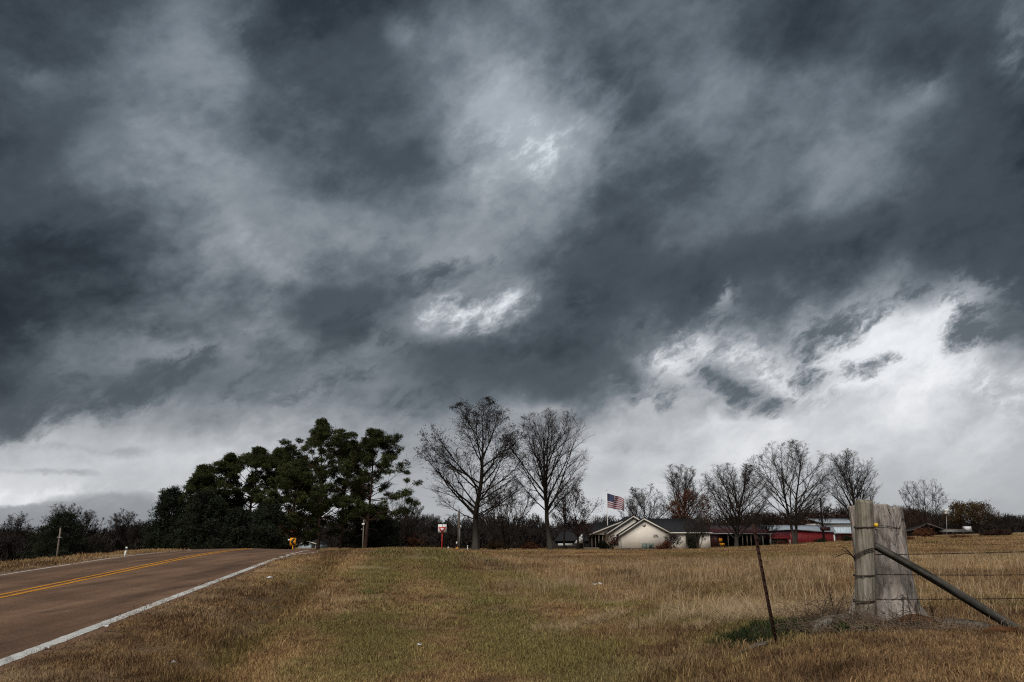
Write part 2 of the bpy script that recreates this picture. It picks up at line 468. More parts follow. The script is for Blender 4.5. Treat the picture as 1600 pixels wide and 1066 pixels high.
class NT:
    def __init__(self, name):
        self.m = bpy.data.materials.new(name)
        self.m.use_nodes = True
        self.t = self.m.node_tree
        self.b = self.t.nodes['Principled BSDF']
        self.b.inputs['Roughness'].default_value = 0.85
        self.b.inputs['Specular IOR Level'].default_value = 0.25

    def nd(self, t, **kw):
        n = self.t.nodes.new(t)
        for k, v in kw.items():
            setattr(n, k, v)
        return n

    def put(self, sock, v):
        if isinstance(v, bpy.types.NodeSocket):
            self.t.links.new(v, sock)
        else:
            sock.default_value = v

    def pos(self, kind='Object'):
        if kind == 'World':
            return self.nd('ShaderNodeNewGeometry').outputs['Position']
        return self.nd('ShaderNodeTexCoord').outputs[kind]

    def noise(self, vec, scale, detail=4, rough=.55, stretch=(1, 1, 1), dist=0.0, rot=(0, 0, 0), color=False):
        mp = self.nd('ShaderNodeMapping')
        mp.inputs['Scale'].default_value = stretch
        mp.inputs['Rotation'].default_value = rot
        self.put(mp.inputs['Vector'], vec)
        n = self.nd('ShaderNodeTexNoise')
        n.inputs['Scale'].default_value = scale
        n.inputs['Detail'].default_value = detail
        n.inputs['Roughness'].default_value = rough
        n.inputs['Distortion'].default_value = dist
        self.put(n.inputs['Vector'], mp.outputs[0])
        return n.outputs['Color' if color else 0]

    def ramp(self, fac, stops, interp='LINEAR'):
        r = self.nd('ShaderNodeValToRGB')
        cr = r.color_ramp
        cr.interpolation = interp
        while len(cr.elements) < len(stops):
            cr.elements.new(.5)
        for e, (p, c) in zip(cr.elements, stops):
            e.position = p
            e.color = c if len(c) == 4 else tuple(c) + (1,)
        self.put(r.inputs[0], fac)
        return r.outputs[0]

    def mix(self, fac, a, b, mode='MIX'):
        n = self.nd('ShaderNodeMix', data_type='RGBA', blend_type=mode)
        self.put(n.inputs[0], fac); self.put(n.inputs[6], a); self.put(n.inputs[7], b)
        return n.outputs[2]

    def math(self, op, a, b=0.0, c=0.0, clamp=False):
        n = self.nd('ShaderNodeMath', operation=op, use_clamp=clamp)
        for i, v in enumerate((a, b, c)):
            self.put(n.inputs[i], v)
        return n.outputs[0]

    def smooth(self, x, a, b):
        n = self.nd('ShaderNodeMapRange', interpolation_type='SMOOTHSTEP')
        n.inputs['From Min'].default_value = a
        n.inputs['From Max'].default_value = b
        self.put(n.inputs['Value'], x)
        return n.outputs[0]

    def attr(self, name):
        return self.nd('ShaderNodeAttribute', attribute_name=name).outputs['Fac']

    def bump(self, h, strength=.4, dist=.02):
        n = self.nd('ShaderNodeBump')
        n.inputs['Strength'].default_value = strength
        n.inputs['Distance'].default_value = dist
        self.put(n.inputs['Height'], h)
        self.t.links.new(n.outputs[0], self.b.inputs['Normal'])

    def out(self, color, rough=None, spec=None, metal=None):
        self.put(self.b.inputs['Base Color'], color)
        if rough is not None: self.put(self.b.inputs['Roughness'], rough)
        if spec is not None: self.b.inputs['Specular IOR Level'].default_value = spec
        if metal is not None: self.b.inputs['Metallic'].default_value = metal
        return self.m


def simple(name, c, rough=.8, var=.25, scale=6.0, spec=.25, metal=0.0, kind='Object'):
    n = NT(name)
    f = n.noise(n.pos(kind), scale, 5, .6)
    lo = tuple(max(0, x * (1 - var)) for x in c[:3]); hi = tuple(min(1, x * (1 + var)) for x in c[:3])
    return n.out(n.ramp(f, [(.3, lo), (.7, hi)]), rough, spec, metal)


RD = np.array([-.1438, .9896])           # direction of the road
RR = np.array([.9896, .1438])            # to its right


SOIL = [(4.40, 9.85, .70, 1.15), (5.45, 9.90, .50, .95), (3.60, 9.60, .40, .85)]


def field_colour(n):
    """Colour of the winter turf by place: tan hay, thatch, green along the mown verge."""
    p = n.pos('World')
    sp = n.nd('ShaderNodeSeparateXYZ'); n.put(sp.inputs[0], p)
    u = n.math('ADD', n.math('MULTIPLY', sp.outputs[0], float(RR[0])), n.math('MULTIPLY', sp.outputs[1], float(RR[1])))
    big = n.noise(p, .10, 6, .6, (1, .55, 1), .6)
    mid = n.noise(p, .42, 5, .6, (1, .6, 1), .4)
    big2 = n.noise(p, .16, 4, .55, (.9, .5, 1), .5, (0, 0, 1.1))
    tny = n.noise(p, 2.1, 5, .65)
    fine = n.noise(p, 8.0, 3, .6)
    tan = n.ramp(n.math('ADD', n.math('MULTIPLY', tny, .48), n.math('ADD', n.math('MULTIPLY', mid, .42), n.math('MULTIPLY', n.math('SUBTRACT', big2, .45), .42))),
                 [(.34, (.080, .049, .028)), (.44, (.200, .128, .068)), (.55, (.345, .230, .115)), (.67, (.480, .340, .182))])
    swath = n.smooth(n.noise(p, .30, 5, .6, (.55, 1.5, 1), .6, (0, 0, .25)), .50, .68)
    tan = n.mix(n.math('MULTIPLY', swath, .42), tan, n.ramp(n.math('ADD', n.math('MULTIPLY', tny, .5), n.math('MULTIPLY', fine, .5)), [(.35, (.24, .165, .095)), (.65, (.58, .455, .29))]))
    dim = n.smooth(n.noise(p, .55, 5, .62, (1.2, .6, 1), .5, (0, 0, .9)), .52, .70)
    tan = n.mix(n.math('MULTIPLY', dim, .50), tan, n.mix(1.0, tan, (.46, .42, .40, 1), 'MULTIPLY'))
    green = n.ramp(fine, [(.3, (.085, .090, .026)), (.7, (.190, .195, .060))])
    # the verge strip keeps more green than the hay field
    strip = n.math('MULTIPLY', n.smooth(u, -3.0, -.5), n.math('SUBTRACT', 1.0, n.smooth(u, 2.5, 7.0)))
    g = n.math('ADD', n.math('MULTIPLY', big, .62), n.math('ADD', n.math('MULTIPLY', mid, .48), n.math('MULTIPLY', strip, .10)))
    g = n.math('ADD', g, n.math('MULTIPLY', n.math('SUBTRACT', tny, .5), .35))
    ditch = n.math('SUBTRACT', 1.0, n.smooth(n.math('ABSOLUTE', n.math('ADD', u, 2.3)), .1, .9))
    pas = n.math('MULTIPLY', n.math('SINE', n.math('ADD', n.math('MULTIPLY', u, 2.6), n.math('MULTIPLY', big, 5.0))), .042)      # mower passes along the verge
    g = n.math('ADD', g, n.math('ADD', n.math('MULTIPLY', ditch, .05), pas))
    gm = n.math('MULTIPLY', n.smooth(g, .555, .72), .70)
    c = n.mix(gm, tan, green)
    c = n.mix(n.math('MULTIPLY', ditch, .40), c, n.mix(1.0, c, (.50, .46, .40, 1), 'MULTIPLY'))      # shade of the ditch, painted into the turf colour
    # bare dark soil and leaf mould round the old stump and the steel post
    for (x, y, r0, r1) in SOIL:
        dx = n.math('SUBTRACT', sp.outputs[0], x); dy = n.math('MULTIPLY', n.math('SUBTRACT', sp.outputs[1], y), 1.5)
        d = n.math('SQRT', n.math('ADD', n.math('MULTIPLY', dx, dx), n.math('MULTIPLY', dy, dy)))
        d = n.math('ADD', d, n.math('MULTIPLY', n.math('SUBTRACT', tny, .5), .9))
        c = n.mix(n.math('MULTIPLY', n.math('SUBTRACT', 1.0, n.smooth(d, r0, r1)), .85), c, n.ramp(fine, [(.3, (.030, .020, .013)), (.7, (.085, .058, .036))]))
    return c, fine, tny


def mat_ground():
    n = NT('winter_turf')
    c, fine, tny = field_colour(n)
    f2 = n.noise(n.pos('World'), 30, 4, .7)
    c = n.mix(.35, c, n.ramp(f2, [(.3, (.10, .065, .04)), (.7, (.38, .28, .17))]))
    n.bump(n.math('ADD', tny, n.math('MULTIPLY', f2, .4)), .6, .06)
    return n.out(c, .95, .1)


def mat_grass(name='dry_grass_blades'):
    n = NT(name)
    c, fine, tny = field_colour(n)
    t = n.attr('tint')
    c = n.mix(1.0, c, n.ramp(t, [(0, (.55, .50, .45)), (.5, (1.0, .95, .9)), (1, (1.75, 1.7, 1.6))]), 'MULTIPLY')
    n.b.inputs['Subsurface Weight'].default_value = 0
    return n.out(c, .8, .15)


M = {}
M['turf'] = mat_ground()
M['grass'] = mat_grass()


def bark(name, dark, pale, up=0.0):
    """Bark; `up` > 0: paler grey lichen on the lower bole."""
    n = NT(name)
    p = n.pos('Object')
    f = n.noise(p, 3.0, 6, .65, (1, 1, .25))
    c = n.ramp(f, [(.3, dark), (.7, tuple(x * 1.8 for x in dark[:3]))])
    if up:
        sp = n.nd('ShaderNodeSeparateXYZ'); n.put(sp.inputs[0], p)
        lo = n.math('SUBTRACT', 1.0, n.smooth(n.math('ADD', sp.outputs[2], n.math('MULTIPLY', f, 2.0)), up * .6, up * 1.5))
        c = n.mix(n.math('MULTIPLY', lo, .8), c, n.ramp(f, [(.3, tuple(x * .6 for x in pale[:3])), (.7, pale)]))
    n.bump(f, .5, .05)
    return n.out(c, .95, .1)


M['bark_grey'] = bark('grey_bark', (.017, .0135, .011), (.085, .078, .066), 3.0)
M['bark_brown'] = bark('brown_bark', (.022, .016, .013), (.11, .09, .07), 0)
M['bark_pine'] = bark('pine_bark', (.045, .028, .020), (.1, .08, .06), 0)
M['twig'] = simple('twig_bark', (.023, .017, .014), .95, .35, 1.5, .1)
M['twig_grey'] = simple('grey_twig_bark', (.042, .033, .029), .95, .35, 1.5, .1)
M['seed'] = simple('dry_seed_balls', (.018, .012, .009), .95, .4, 2, .1)
M['russet'] = simple('russet_leaves', (.10, .040, .022), .9, .5, 2.0, .1)
M['willow'] = simple('willow_leaves', (.070, .046, .020), .9, .45, 1.0, .1)


def foliage(name, c, var=.6):
    n = NT(name)
    f = n.noise(n.pos('World'), .55, 5, .65)
    t = n.attr('tint')
    lo = tuple(x * (1 - var) for x in c); hi = tuple(x * (1 + var) for x in c)
    col = n.mix(1.0, n.ramp(f, [(.3, lo), (.7, hi)]), n.ramp(t, [(0, (.6, .6, .6)), (1, (1.5, 1.4, 1.3))]), 'MULTIPLY')
    return n.out(col, .75, .2)


M['pine'] = foliage('pine_needles', (.030, .039, .010))
M['cedar'] = foliage('cedar_foliage', (.012, .017, .008))
M['weed'] = foliage('green_weeds', (.030, .044, .014))
M['green_grass'] = foliage('green_grass_blades', (.105, .125, .036), .4)
M['woods'] = foliage('winter_woods', (.017, .0135, .0115), .5)
M['woods_russet'] = foliage('russet_oak_crowns', (.030, .016, .011), .5)

M['white_paint'] = simple('white_paint', (.72, .72, .70), .6, .06, 4)
M['grey_metal'] = simple('galvanised_metal', (.30, .31, .32), .5, .15, 8, .5, .6)
M['dark_metal'] = simple('dark_metal', (.05, .05, .05), .6, .2, 8)
M['red_paint'] = simple('red_sign_paint', (.48, .03, .03), .55, .12, 8)
M['yellow_paint'] = simple('yellow_sign_paint', (.72, .30, .012), .5, .08, 8)
M['black_paint'] = simple('black_paint', (.02, .02, .02), .6, .1, 8)
M['pole_wood'] = simple('weathered_pole_wood', (.20, .165, .135), .9, .3, 5)
M['pole_dark'] = simple('dark_pole_wood', (.085, .068, .056), .9, .3, 5)
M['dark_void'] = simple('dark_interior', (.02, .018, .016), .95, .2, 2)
M['glass'] = simple('window_glass', (.05, .06, .07), .12, .1, 2, .5)


def mat_siding():
    n = NT('beige_lap_siding')
    p = n.pos('Object')
    sp = n.nd('ShaderNodeSeparateXYZ'); n.put(sp.inputs[0], p)
    saw = n.math('FRACT', n.math('MULTIPLY', sp.outputs[2], 1 / .18))
    f = n.noise(p, .8, 5, .6)
    n.bump(saw, .5, .02)
    return n.out(n.ramp(f, [(.3, (.66, .605, .53)), (.7, (.75, .695, .615))]), .6, .3)


def mat_ribbed(name, c, pitch=.3, var=.12, rough=.5, axis=0, metal=0.0):
    n = NT(name)
    p = n.pos('Object')
    sp = n.nd('ShaderNodeSeparateXYZ'); n.put(sp.inputs[0], p)
    w = n.math('PINGPONG', sp.outputs[axis], pitch / 2)
    rib = n.smooth(w, pitch * .36, pitch * .48)
    f = n.noise(p, .6, 5, .65)
    n.bump(rib, .7, .04)
    col = n.ramp(f, [(.3, tuple(x * (1 - var) for x in c)), (.7, tuple(x * (1 + var) for x in c))])
    return n.out(n.mix(n.math('MULTIPLY', rib, .25), col, tuple(x * .6 for x in c) + (1,)), rough, .3, metal)


M['siding'] = mat_siding()
M['shingle'] = simple('charcoal_shingles', (.022, .022, .025), .9, .3, 3, .15)
M['trim'] = simple('cream_trim', (.60, .56, .50), .6, .05, 4)
M['red_wall'] = mat_ribbed('red_ribbed_siding', (.21, .022, .024), .45)
M['red_roof'] = mat_ribbed('dull_red_roof', (.050, .015, .015), .45)
M['tin'] = mat_ribbed('pale_tin_roof', (.36, .41, .46), .6, .15, .45, 0, .1)
M['blue_wall'] = mat_ribbed('pale_blue_siding', (.46, .54, .60), .6)


def mat_wood(name, dark, pale, warm=None, scale=9.0, stretch=(1, 1, .05), bump=.8, rot=(0, 0, 0)):
    n = NT(name)
    p = n.pos('Object')
    g = n.noise(p, scale, 8, .7, stretch, .4, rot)
    g2 = n.noise(p, scale * 3.5, 6, .7, stretch, .3, rot)
    b = n.noise(p, 1.6, 4, .6)
    t = n.math('ADD', n.math('MULTIPLY', g, .6), n.math('MULTIPLY', g2, .4))
    c = n.ramp(t, [(.38, tuple(x * .7 for x in dark)), (.48, tuple((d + q) * .42 for d, q in zip(dark, pale))), (.60, pale)])
    blot = n.noise(p, 5.5, 6, .7, (1, 1, .5), .8)
    c = n.mix(n.math('MULTIPLY', n.smooth(blot, .46, .66), .55), c, n.mix(1.0, c, (.42, .40, .37, 1), 'MULTIPLY'))
    if warm:
        c = n.mix(n.math('MULTIPLY', n.smooth(b, .48, .66), .75), c, n.mix(1.0, c, warm + (1,), 'MULTIPLY'))
    n.bump(t, bump, .03)
    return n.out(c, .92, .12)


M['post_wood'] = mat_wood('weathered_post_wood', (.085, .072, .055), (.33, .30, .245), (.62, .62, .50), 10)
M['slab_wood'] = mat_wood('silver_split_wood', (.10, .095, .085), (.36, .345, .32), None, 12)
M['brace_wood'] = mat_wood('grey_brace_wood', (.014, .013, .012), (.115, .108, .095), None, 18, (.05, 1, 1), .8)
def mat_stump():
    n = NT('silver_stump_wood')
    p = n.pos('Object')
    wp = n.mix(.05, p, n.noise(p, 3.0, 5, .6, color=True))
    g = n.noise(wp, 26, 8, .72, (1, 1, .14), .5)
    pat = n.noise(wp, 5.0, 8, .70, (1, 1, .50), 1.0)
    g3 = n.noise(wp, 70, 4, .7, (1, 1, .25))
    t = n.math('ADD', n.math('MULTIPLY', g, .36), n.math('ADD', n.math('MULTIPLY', pat, .49), n.math('MULTIPLY', g3, .15)))
    c = n.ramp(t, [(.36, (.055, .045, .038)), (.44, (.19, .165, .145)), (.52, (.36, .325, .295)), (.62, (.58, .54, .50))])
    c = n.mix(n.math('MULTIPLY', n.smooth(pat, .50, .64), .6), c, n.mix(1.0, c, (.70, .54, .44, 1), 'MULTIPLY'))
    v = n.nd('ShaderNodeTexVoronoi', feature='DISTANCE_TO_EDGE')
    mp = n.nd('ShaderNodeMapping'); mp.inputs['Scale'].default_value = (7, 7, .9); n.put(mp.inputs[0], n.mix(.12, p, n.noise(p, 2.5, 5, .65, color=True)))
    n.put(v.inputs['Vector'], mp.outputs[0]); v.inputs['Scale'].default_value = 1.0
    crk = n.math('SUBTRACT', 1.0, n.smooth(v.outputs['Distance'], .004, .05))
    crk = n.math('MULTIPLY', crk, n.smooth(n.noise(p, 1.8, 4, .6), .48, .6))
    c = n.mix(n.math('MULTIPLY', crk, .85), c, (.04, .032, .026, 1))
    n.bump(n.math('SUBTRACT', t, n.math('MULTIPLY', crk, .5)), 1.0, .05)
    return n.out(c, .95, .1)


M['stump_wood'] = mat_stump()
M['rot_wood'] = mat_wood('rotten_orange_wood', (.035, .016, .008), (.17, .075, .030), None, 9, (.2, 1, 1), 1.0)
M['log_wood'] = mat_wood('bleached_log_wood', (.022, .019, .015), (.19, .168, .14), None, 16, (.10, 1, 1), 1.0)
M['rust'] = simple('rusty_steel', (.032, .013, .009), .9, .5, 25)
M['wire'] = simple('rusty_wire', (.035, .026, .022), .8, .3, 30)
M['insulator'] = simple('yellow_plastic', (.72, .44, .02), .45, .08, 12, .5)
M['straw'] = simple('dead_vines', (.155, .112, .078), .9, .6, 1.3, .1, 0, 'World')
def mat_straw():
    n = NT('pale_straw')
    t = n.attr('tint')
    f = n.noise(n.pos('World'), 2.2, 4, .6)
    c = n.ramp(n.math('ADD', n.math('MULTIPLY', t, .6), n.math('MULTIPLY', f, .4)), [(.2, (.20, .13, .075)), (.5, (.42, .31, .185)), (.8, (.60, .47, .30))])
    return n.out(c, .85, .15)


M['pale_straw'] = mat_straw()
M['litter'] = simple('white_litter', (.62, .63, .65), .7, .15, 20)


# ------------------------------------------------------------------ terrain
def bend(s):
    return np.where(s > 44, np.minimum(.03 * (np.clip(s, 44, 200) - 44) ** 2, 40), 0.0)


def us(x, y):
    s = x * RD[0] + y * RD[1]
    u = x * RR[0] + y * RR[1]
    return u + bend(s), s


def zroad(s):
    s = np.asarray(s, float)
    a = .0219 * np.maximum(s, -30)
    c = np.clip(s - 30, 0, 28)
    z = np.where(s > 30, .657 + .0219 * c - .001 * c ** 2, a)
    return np.where(s > 56, z - .09 * np.minimum(s - 56, 25), z)


def crown(u):
    return -.027 * np.abs(u + 7.55)


TP = []
for px, py, D in [(800, 1066, 9.2), (1100, 1066, 8.2), (1400, 1066, 7.0), (1600, 1066, 7.1), (1400, 972, 11.1), (1600, 978, 12.0), (1214, 1012, 9.0),
                  (800, 960, 16), (800, 900, 30), (1100, 900, 26), (1400, 900, 22), (1600, 900, 21), (800, 870, 62), (1100, 870, 55), (1400, 870, 45),
                  (1600, 872, 40), (850, 859, 115), (1000, 859, 125), (1110, 857.5, 128), (1200, 853.5, 135), (1300, 848, 145), (1430, 840, 165), (1600, 832, 260),
                  (1600, 850, 90), (1400, 853, 90), (740, 861, 100), (690, 862, 85), (1000, 864, 80), (1200, 860, 85)]:
    TP.append(at(px, py, D))
for az, D, z in [(-9, 42, .92), (-6.2, 45, .76), (-10, 75, -.2), (-12, 120, -1.0), (-20, 120, -1.0), (-28, 40, .28), (-33, 40, .24), (-30, 24, .30), (-40, 40, .2), (-30, 80, -1.1), (-36, 80, -1.1),
                 (-30, 150, -3.2), (-36, 150, -3.2), (-50, 150, -3.2), (-33, 110, -2.2), (-20, 220, -2), (0, 220, -2.2), (15, 250, -1.2), (30, 330, 1.0), (50, 200, 1.2), (50, 60, .8), (50, 20, .7),
                 (0, 500, -3), (25, 600, -1), (-30, 500, -4), (60, 500, 1), (-60, 500, -2), (90, 30, .8), (90, 300, 1), (-90, 40, .2), (-90, 300, -.5), (180, 30, -.3), (180, 300, -1), (135, 60, .3), (-135, 60, -.3),
                 (0, 3, 0.0), (60, 3, .25), (-60, 3, -.05), (180, 3, -.05), (90, 6, .45), (-8.3, 20, .30), (-8, 30, .55)]:
    a = math.radians(az)
    TP.append(np.array([D * math.sin(a), D * math.cos(a), z]))
TP = np.array(TP)


def _q(x, y):
    D = np.hypot(x, y) + 1e-6
    k = np.log1p(D / 6.0) / D
    return np.stack([x * k, y * k], -1)


_C = _q(TP[:, 0], TP[:, 1])


def _tps(r):
    return np.where(r > 1e-9, r * r * np.log(np.maximum(r, 1e-9)), 0.0)


_n = len(TP)
_A = np.zeros((_n + 3, _n + 3))
_A[:_n, :_n] = _tps(np.linalg.norm(_C[:, None] - _C[None], axis=-1)) + np.eye(_n) * 2e-4
_A[:_n, _n] = 1; _A[:_n, _n + 1:] = _C
_A[_n, :_n] = 1; _A[_n + 1:, :_n] = _C.T
_W = np.linalg.solve(_A, np.concatenate([TP[:, 2], np.zeros(3)]))


def ground(x, y, road=True):
    x, y = np.broadcast_arrays(np.asarray(x, float), np.asarray(y, float))
    sh = x.shape
    x, y = x.ravel(), y.ravel()
    out = np.empty(len(x))
    for i in range(0, len(x), 40000):
        q = _q(x[i:i + 40000], y[i:i + 40000])
        K = _tps(np.linalg.norm(q[:, None] - _C[None], axis=-1))
        out[i:i + 40000] = K @ _W[:_n] + _W[_n] + q @ _W[_n + 1:]
    u, s = us(x, y)
    edge = -4.15 + np.where(s > 34, sstep(35, 47, s) * 2.9, 0)
    zr = zroad(s) + crown(np.clip(u, -11.2, edge))
    w = np.where(u > edge, 1 - sstep(0, 4.2, u - edge), 1 - sstep(0, 5.5, -11.2 - u)) * (1 - sstep(62, 105, s))
    z = out * (1 - w) + zr * w
    z -= .52 * np.exp(-((u - edge - 1.85) / .75) ** 2) * sstep(-30, 8, s) * (1 - sstep(28, 40, s))
    z -= .05 * np.exp(-((x - 4.6) / 1.3) ** 2 - ((y - 9.75) / .45) ** 2)
    # gentle unevenness of the turf
    amp = np.where(u > edge, sstep(0, 1.2, u - edge), sstep(0, 1.5, -11.2 - u))
    z += amp * (.030 * np.sin(x * 1.1 + np.sin(y * .7) * 1.5) * np.sin(y * .9 + 1.3) + .016 * np.sin(x * 2.9 + 1.0 + np.sin(y * 2.1)) * np.sin(y * 2.3))
    inside = (u < edge) & (u > -11.2) & (s < 80)
    z = np.where(inside & road, z - .10 * np.minimum(sstep(0, .25, edge - u), sstep(0, .25, u + 11.2)), z)
    return z.reshape(sh)


def gz(x, y):
    return float(ground(np.array([x]), np.array([y]))[0])


def build_terrain():
    a = np.radians(np.concatenate([np.arange(-180, -46, 3.0), np.arange(-46, 46, .25), np.arange(46, 180, 3.0)]))
    r = np.concatenate([[0.6, 1.2, 1.8, 2.4, 3.0], 3.4 * (1.028 ** np.arange(0, 188)), 3.4 * 1.028 ** 187 * (1.15 ** np.arange(1, 20))])
    A, R_ = np.meshgrid(a, r, indexing='ij')
    X, Y = R_ * np.sin(A), R_ * np.cos(A)
    Z = ground(X, Y)
    na, nr = A.shape
    i = np.arange(na)[:, None]; j = np.arange(nr - 1)[None]
    k = (i + 1) % na
    F = np.stack([i * nr + j, i * nr + j + 1, k * nr + j + 1, k * nr + j], -1).reshape(-1, 4)
    V = np.stack([X, Y, Z], -1).reshape(-1, 3)
    V = np.concatenate([V, [[0, 0, gz(0.01, 0.01)]]])
    c = len(V) - 1
    T = np.stack([np.arange(na) * nr, ((np.arange(na) + 1) % na) * nr, np.full(na, c)], -1)[:, ::-1]
    o = MB().add(V, F[:, ::-1], T[:, ::-1]).build('ground', M['turf'], smooth=True)
    tag(o, kind='structure')


build_terrain()


def world_of(u, s):
    """(u, s) of the road to world x, y."""
    uu = np.asarray(u, float) - bend(np.asarray(s, float))
    return uu * RR[0] + s * RD[0], uu * RR[1] + s * RD[1]


def ribbon(name, u0, u1, s0, s1, dz, mat, nseg=None, edge_rng=0.0, seed=0, nu=2, drape=False):
    """A strip along the road between offsets u0 and u1 (numbers or functions of s)."""
    s = np.linspace(s0, s1, nseg or max(2, int((s1 - s0) / .5)))
    rg = np.random.default_rng(seed)
    a = u0(s) if callable(u0) else np.full_like(s, u0)
    b = u1(s) if callable(u1) else np.full_like(s, u1)
    if edge_rng:
        a = a + rg.normal(0, edge_rng, len(s)); b = b + rg.normal(0, edge_rng, len(s))
    t = np.linspace(0, 1, nu)
    U = a[:, None] * (1 - t) + b[:, None] * t
    S = np.repeat(s[:, None], nu, 1)
    X, Y = world_of(U, S)
    Z = zroad(S) + crown(U) + dz
    if drape:
        Z = np.where((U > -11.05) & (U < right_edge(S)), Z, ground(X, Y, False) + dz)
    i = np.arange(len(s) - 1)[:, None]; j = np.arange(nu - 1)[None]
    F = np.stack([i * nu + j, i * nu + j + 1, (i + 1) * nu + j + 1, (i + 1) * nu + j], -1).reshape(-1, 4)
    o = MB().add(np.stack([X, Y, Z], -1), F).build(name, mat, smooth=True)
    return tag(o, kind='structure')


def mat_asphalt():
    n = NT('worn_chip_seal')
    p = n.pos('World')
    sp = n.nd('ShaderNodeSeparateXYZ'); n.put(sp.inputs[0], p)
    u = n.math('ADD', n.math('MULTIPLY', sp.outputs[0], float(RR[0])), n.math('MULTIPLY', sp.outputs[1], float(RR[1])))
    al = n.noise(p, 1.0, 6, .65, (1.6, .10, 1), .3, (0, 0, math.atan2(RD[0], RD[1])))
    mot = n.noise(p, .35, 6, .65)
    gr = n.noise(p, 45, 3, .7)
    c = n.ramp(n.math('ADD', n.math('MULTIPLY', al, .55), n.math('MULTIPLY', mot, .45)), [(.36, (.070, .041, .026)), (.5, (.150, .089, .055)), (.64, (.235, .144, .091))])
    # wheel paths worn darker, four of them
    tr = None
    for c0 in (-5.15, -6.75, -8.4, -9.95):
        d = n.math('ABSOLUTE', n.math('SUBTRACT', u, c0))
        k = n.math('SUBTRACT', 1.0, n.smooth(d, .05, .55))
        tr = k if tr is None else n.math('ADD', tr, k)
    c = n.mix(n.math('MULTIPLY', tr, .50), c, n.mix(1.0, c, (.62, .62, .64, 1), 'MULTIPLY'))
    gr2 = n.noise(p, 16, 4, .75)
    c = n.mix(.75, c, n.mix(1.0, c, n.ramp(n.math('ADD', n.math('MULTIPLY', gr, .6), n.math('MULTIPLY', gr2, .4)), [(.32, (.35, .35, .35)), (.68, (1.7, 1.65, 1.6))]), 'MULTIPLY'))
    blot = n.smooth(n.noise(p, .8, 6, .65, (1.4, .35, 1), .5), .58, .70)
    c = n.mix(n.math('MULTIPLY', blot, .55), c, (.045, .028, .022, 1))
    # hairline cracks
    v = n.nd('ShaderNodeTexVoronoi', feature='DISTANCE_TO_EDGE')
    mp = n.nd('ShaderNodeMapping'); mp.inputs['Scale'].default_value = (.35, .16, 1); n.put(mp.inputs[0], n.mix(.35, p, n.noise(p, .8, 5, .65, color=True)))
    n.put(v.inputs['Vector'], mp.outputs[0]); v.inputs['Scale'].default_value = 1.0
    crk = n.math('SUBTRACT', 1.0, n.smooth(v.outputs['Distance'], .002, .008))
    c = n.mix(n.math('MULTIPLY', n.math('MULTIPLY', crk, n.smooth(mot, .52, .62)), .4), c, (.03, .02, .016, 1))
    n.bump(n.math('SUBTRACT', gr, n.math('MULTIPLY', crk, 1.5)), .45, .012)
    return n.out(c, .78, .2)


def mat_paint(name, col, worn):
    n = NT(name)
    p = n.pos('World')
    a = n.noise(p, 7, 6, .7)
    b = n.noise(p, 1.2, 4, .6)
    f = n.math('ADD', n.math('MULTIPLY', a, .7), n.math('MULTIPLY', b, .3))
    c = n.ramp(f, [(.35, (.12, .085, .065)), (.44, tuple(x * .75 for x in col)), (.6, col)])
    n.bump(n.noise(p, 45, 3, .7), .3, .01)
    return n.out(c, .75, .25)


M['asphalt'] = mat_asphalt()
M['white_line'] = mat_paint('white_road_paint', (.60, .60, .58), .3)
M['yellow_line'] = mat_paint('yellow_road_paint', (.62, .27, .025), .3)


def mat_shoulder():
    n = NT('gravelly_road_shoulder')
    p = n.pos('World')
    a = n.noise(p, 4, 6, .7); b = n.noise(p, 40, 3, .7)
    c = n.ramp(n.math('ADD', n.math('MULTIPLY', a, .6), n.math('MULTIPLY', b, .4)), [(.35, (.045, .030, .022)), (.5, (.12, .085, .06)), (.65, (.22, .17, .125))])
    n.bump(b, .6, .02)
    return n.out(c, .95, .1)


M['shoulder'] = mat_shoulder()

right_edge = lambda s: -4.12 + sstep(35, 46, s) * 2.75 + .035 * np.sin(s * 3.1) + .02 * np.sin(s * 7.7)
left_edge = lambda s: -11.05 - .03 * np.sin(s * 2.3) - .02 * np.sin(s * 6.1)
ribbon('road', left_edge, right_edge, -30, 80, 0.0, M['asphalt'], 260, nu=14)
ribbon('road_shoulder', lambda s: left_edge(s) - .12, left_edge, -30, 48, .008, M['shoulder'], 500, .02, 4, nu=3, drape=True)
ribbon('white_edge_line', -4.50, -4.31, -30, 33.0, .004, M['white_line'], 700, .006, 5)
ribbon('white_edge_line', -10.72, -10.60, -30, 75, .004, M['white_line'], 400, .006, 6)
ribbon('yellow_centre_line', -7.78, -7.66, -30, 75, .004, M['yellow_line'], 400, .004, 7)
ribbon('yellow_centre_line', -7.50, -7.38, -30, 75, .004, M['yellow_line'], 400, .004, 8)
for k in range(8):
    ribbon('white_lane_dash', -4.48, -4.33, 33.9 + k * 1.75, 34.8 + k * 1.75, .004, M['white_line'], 6)
ribbon('white_edge_line', lambda s: -4.38 + .014 * (s - 33.2) ** 2, lambda s: -4.26 + .014 * (s - 33.2) ** 2, 33.2, 43.5, .004, M['white_line'], 60, .004, 9)


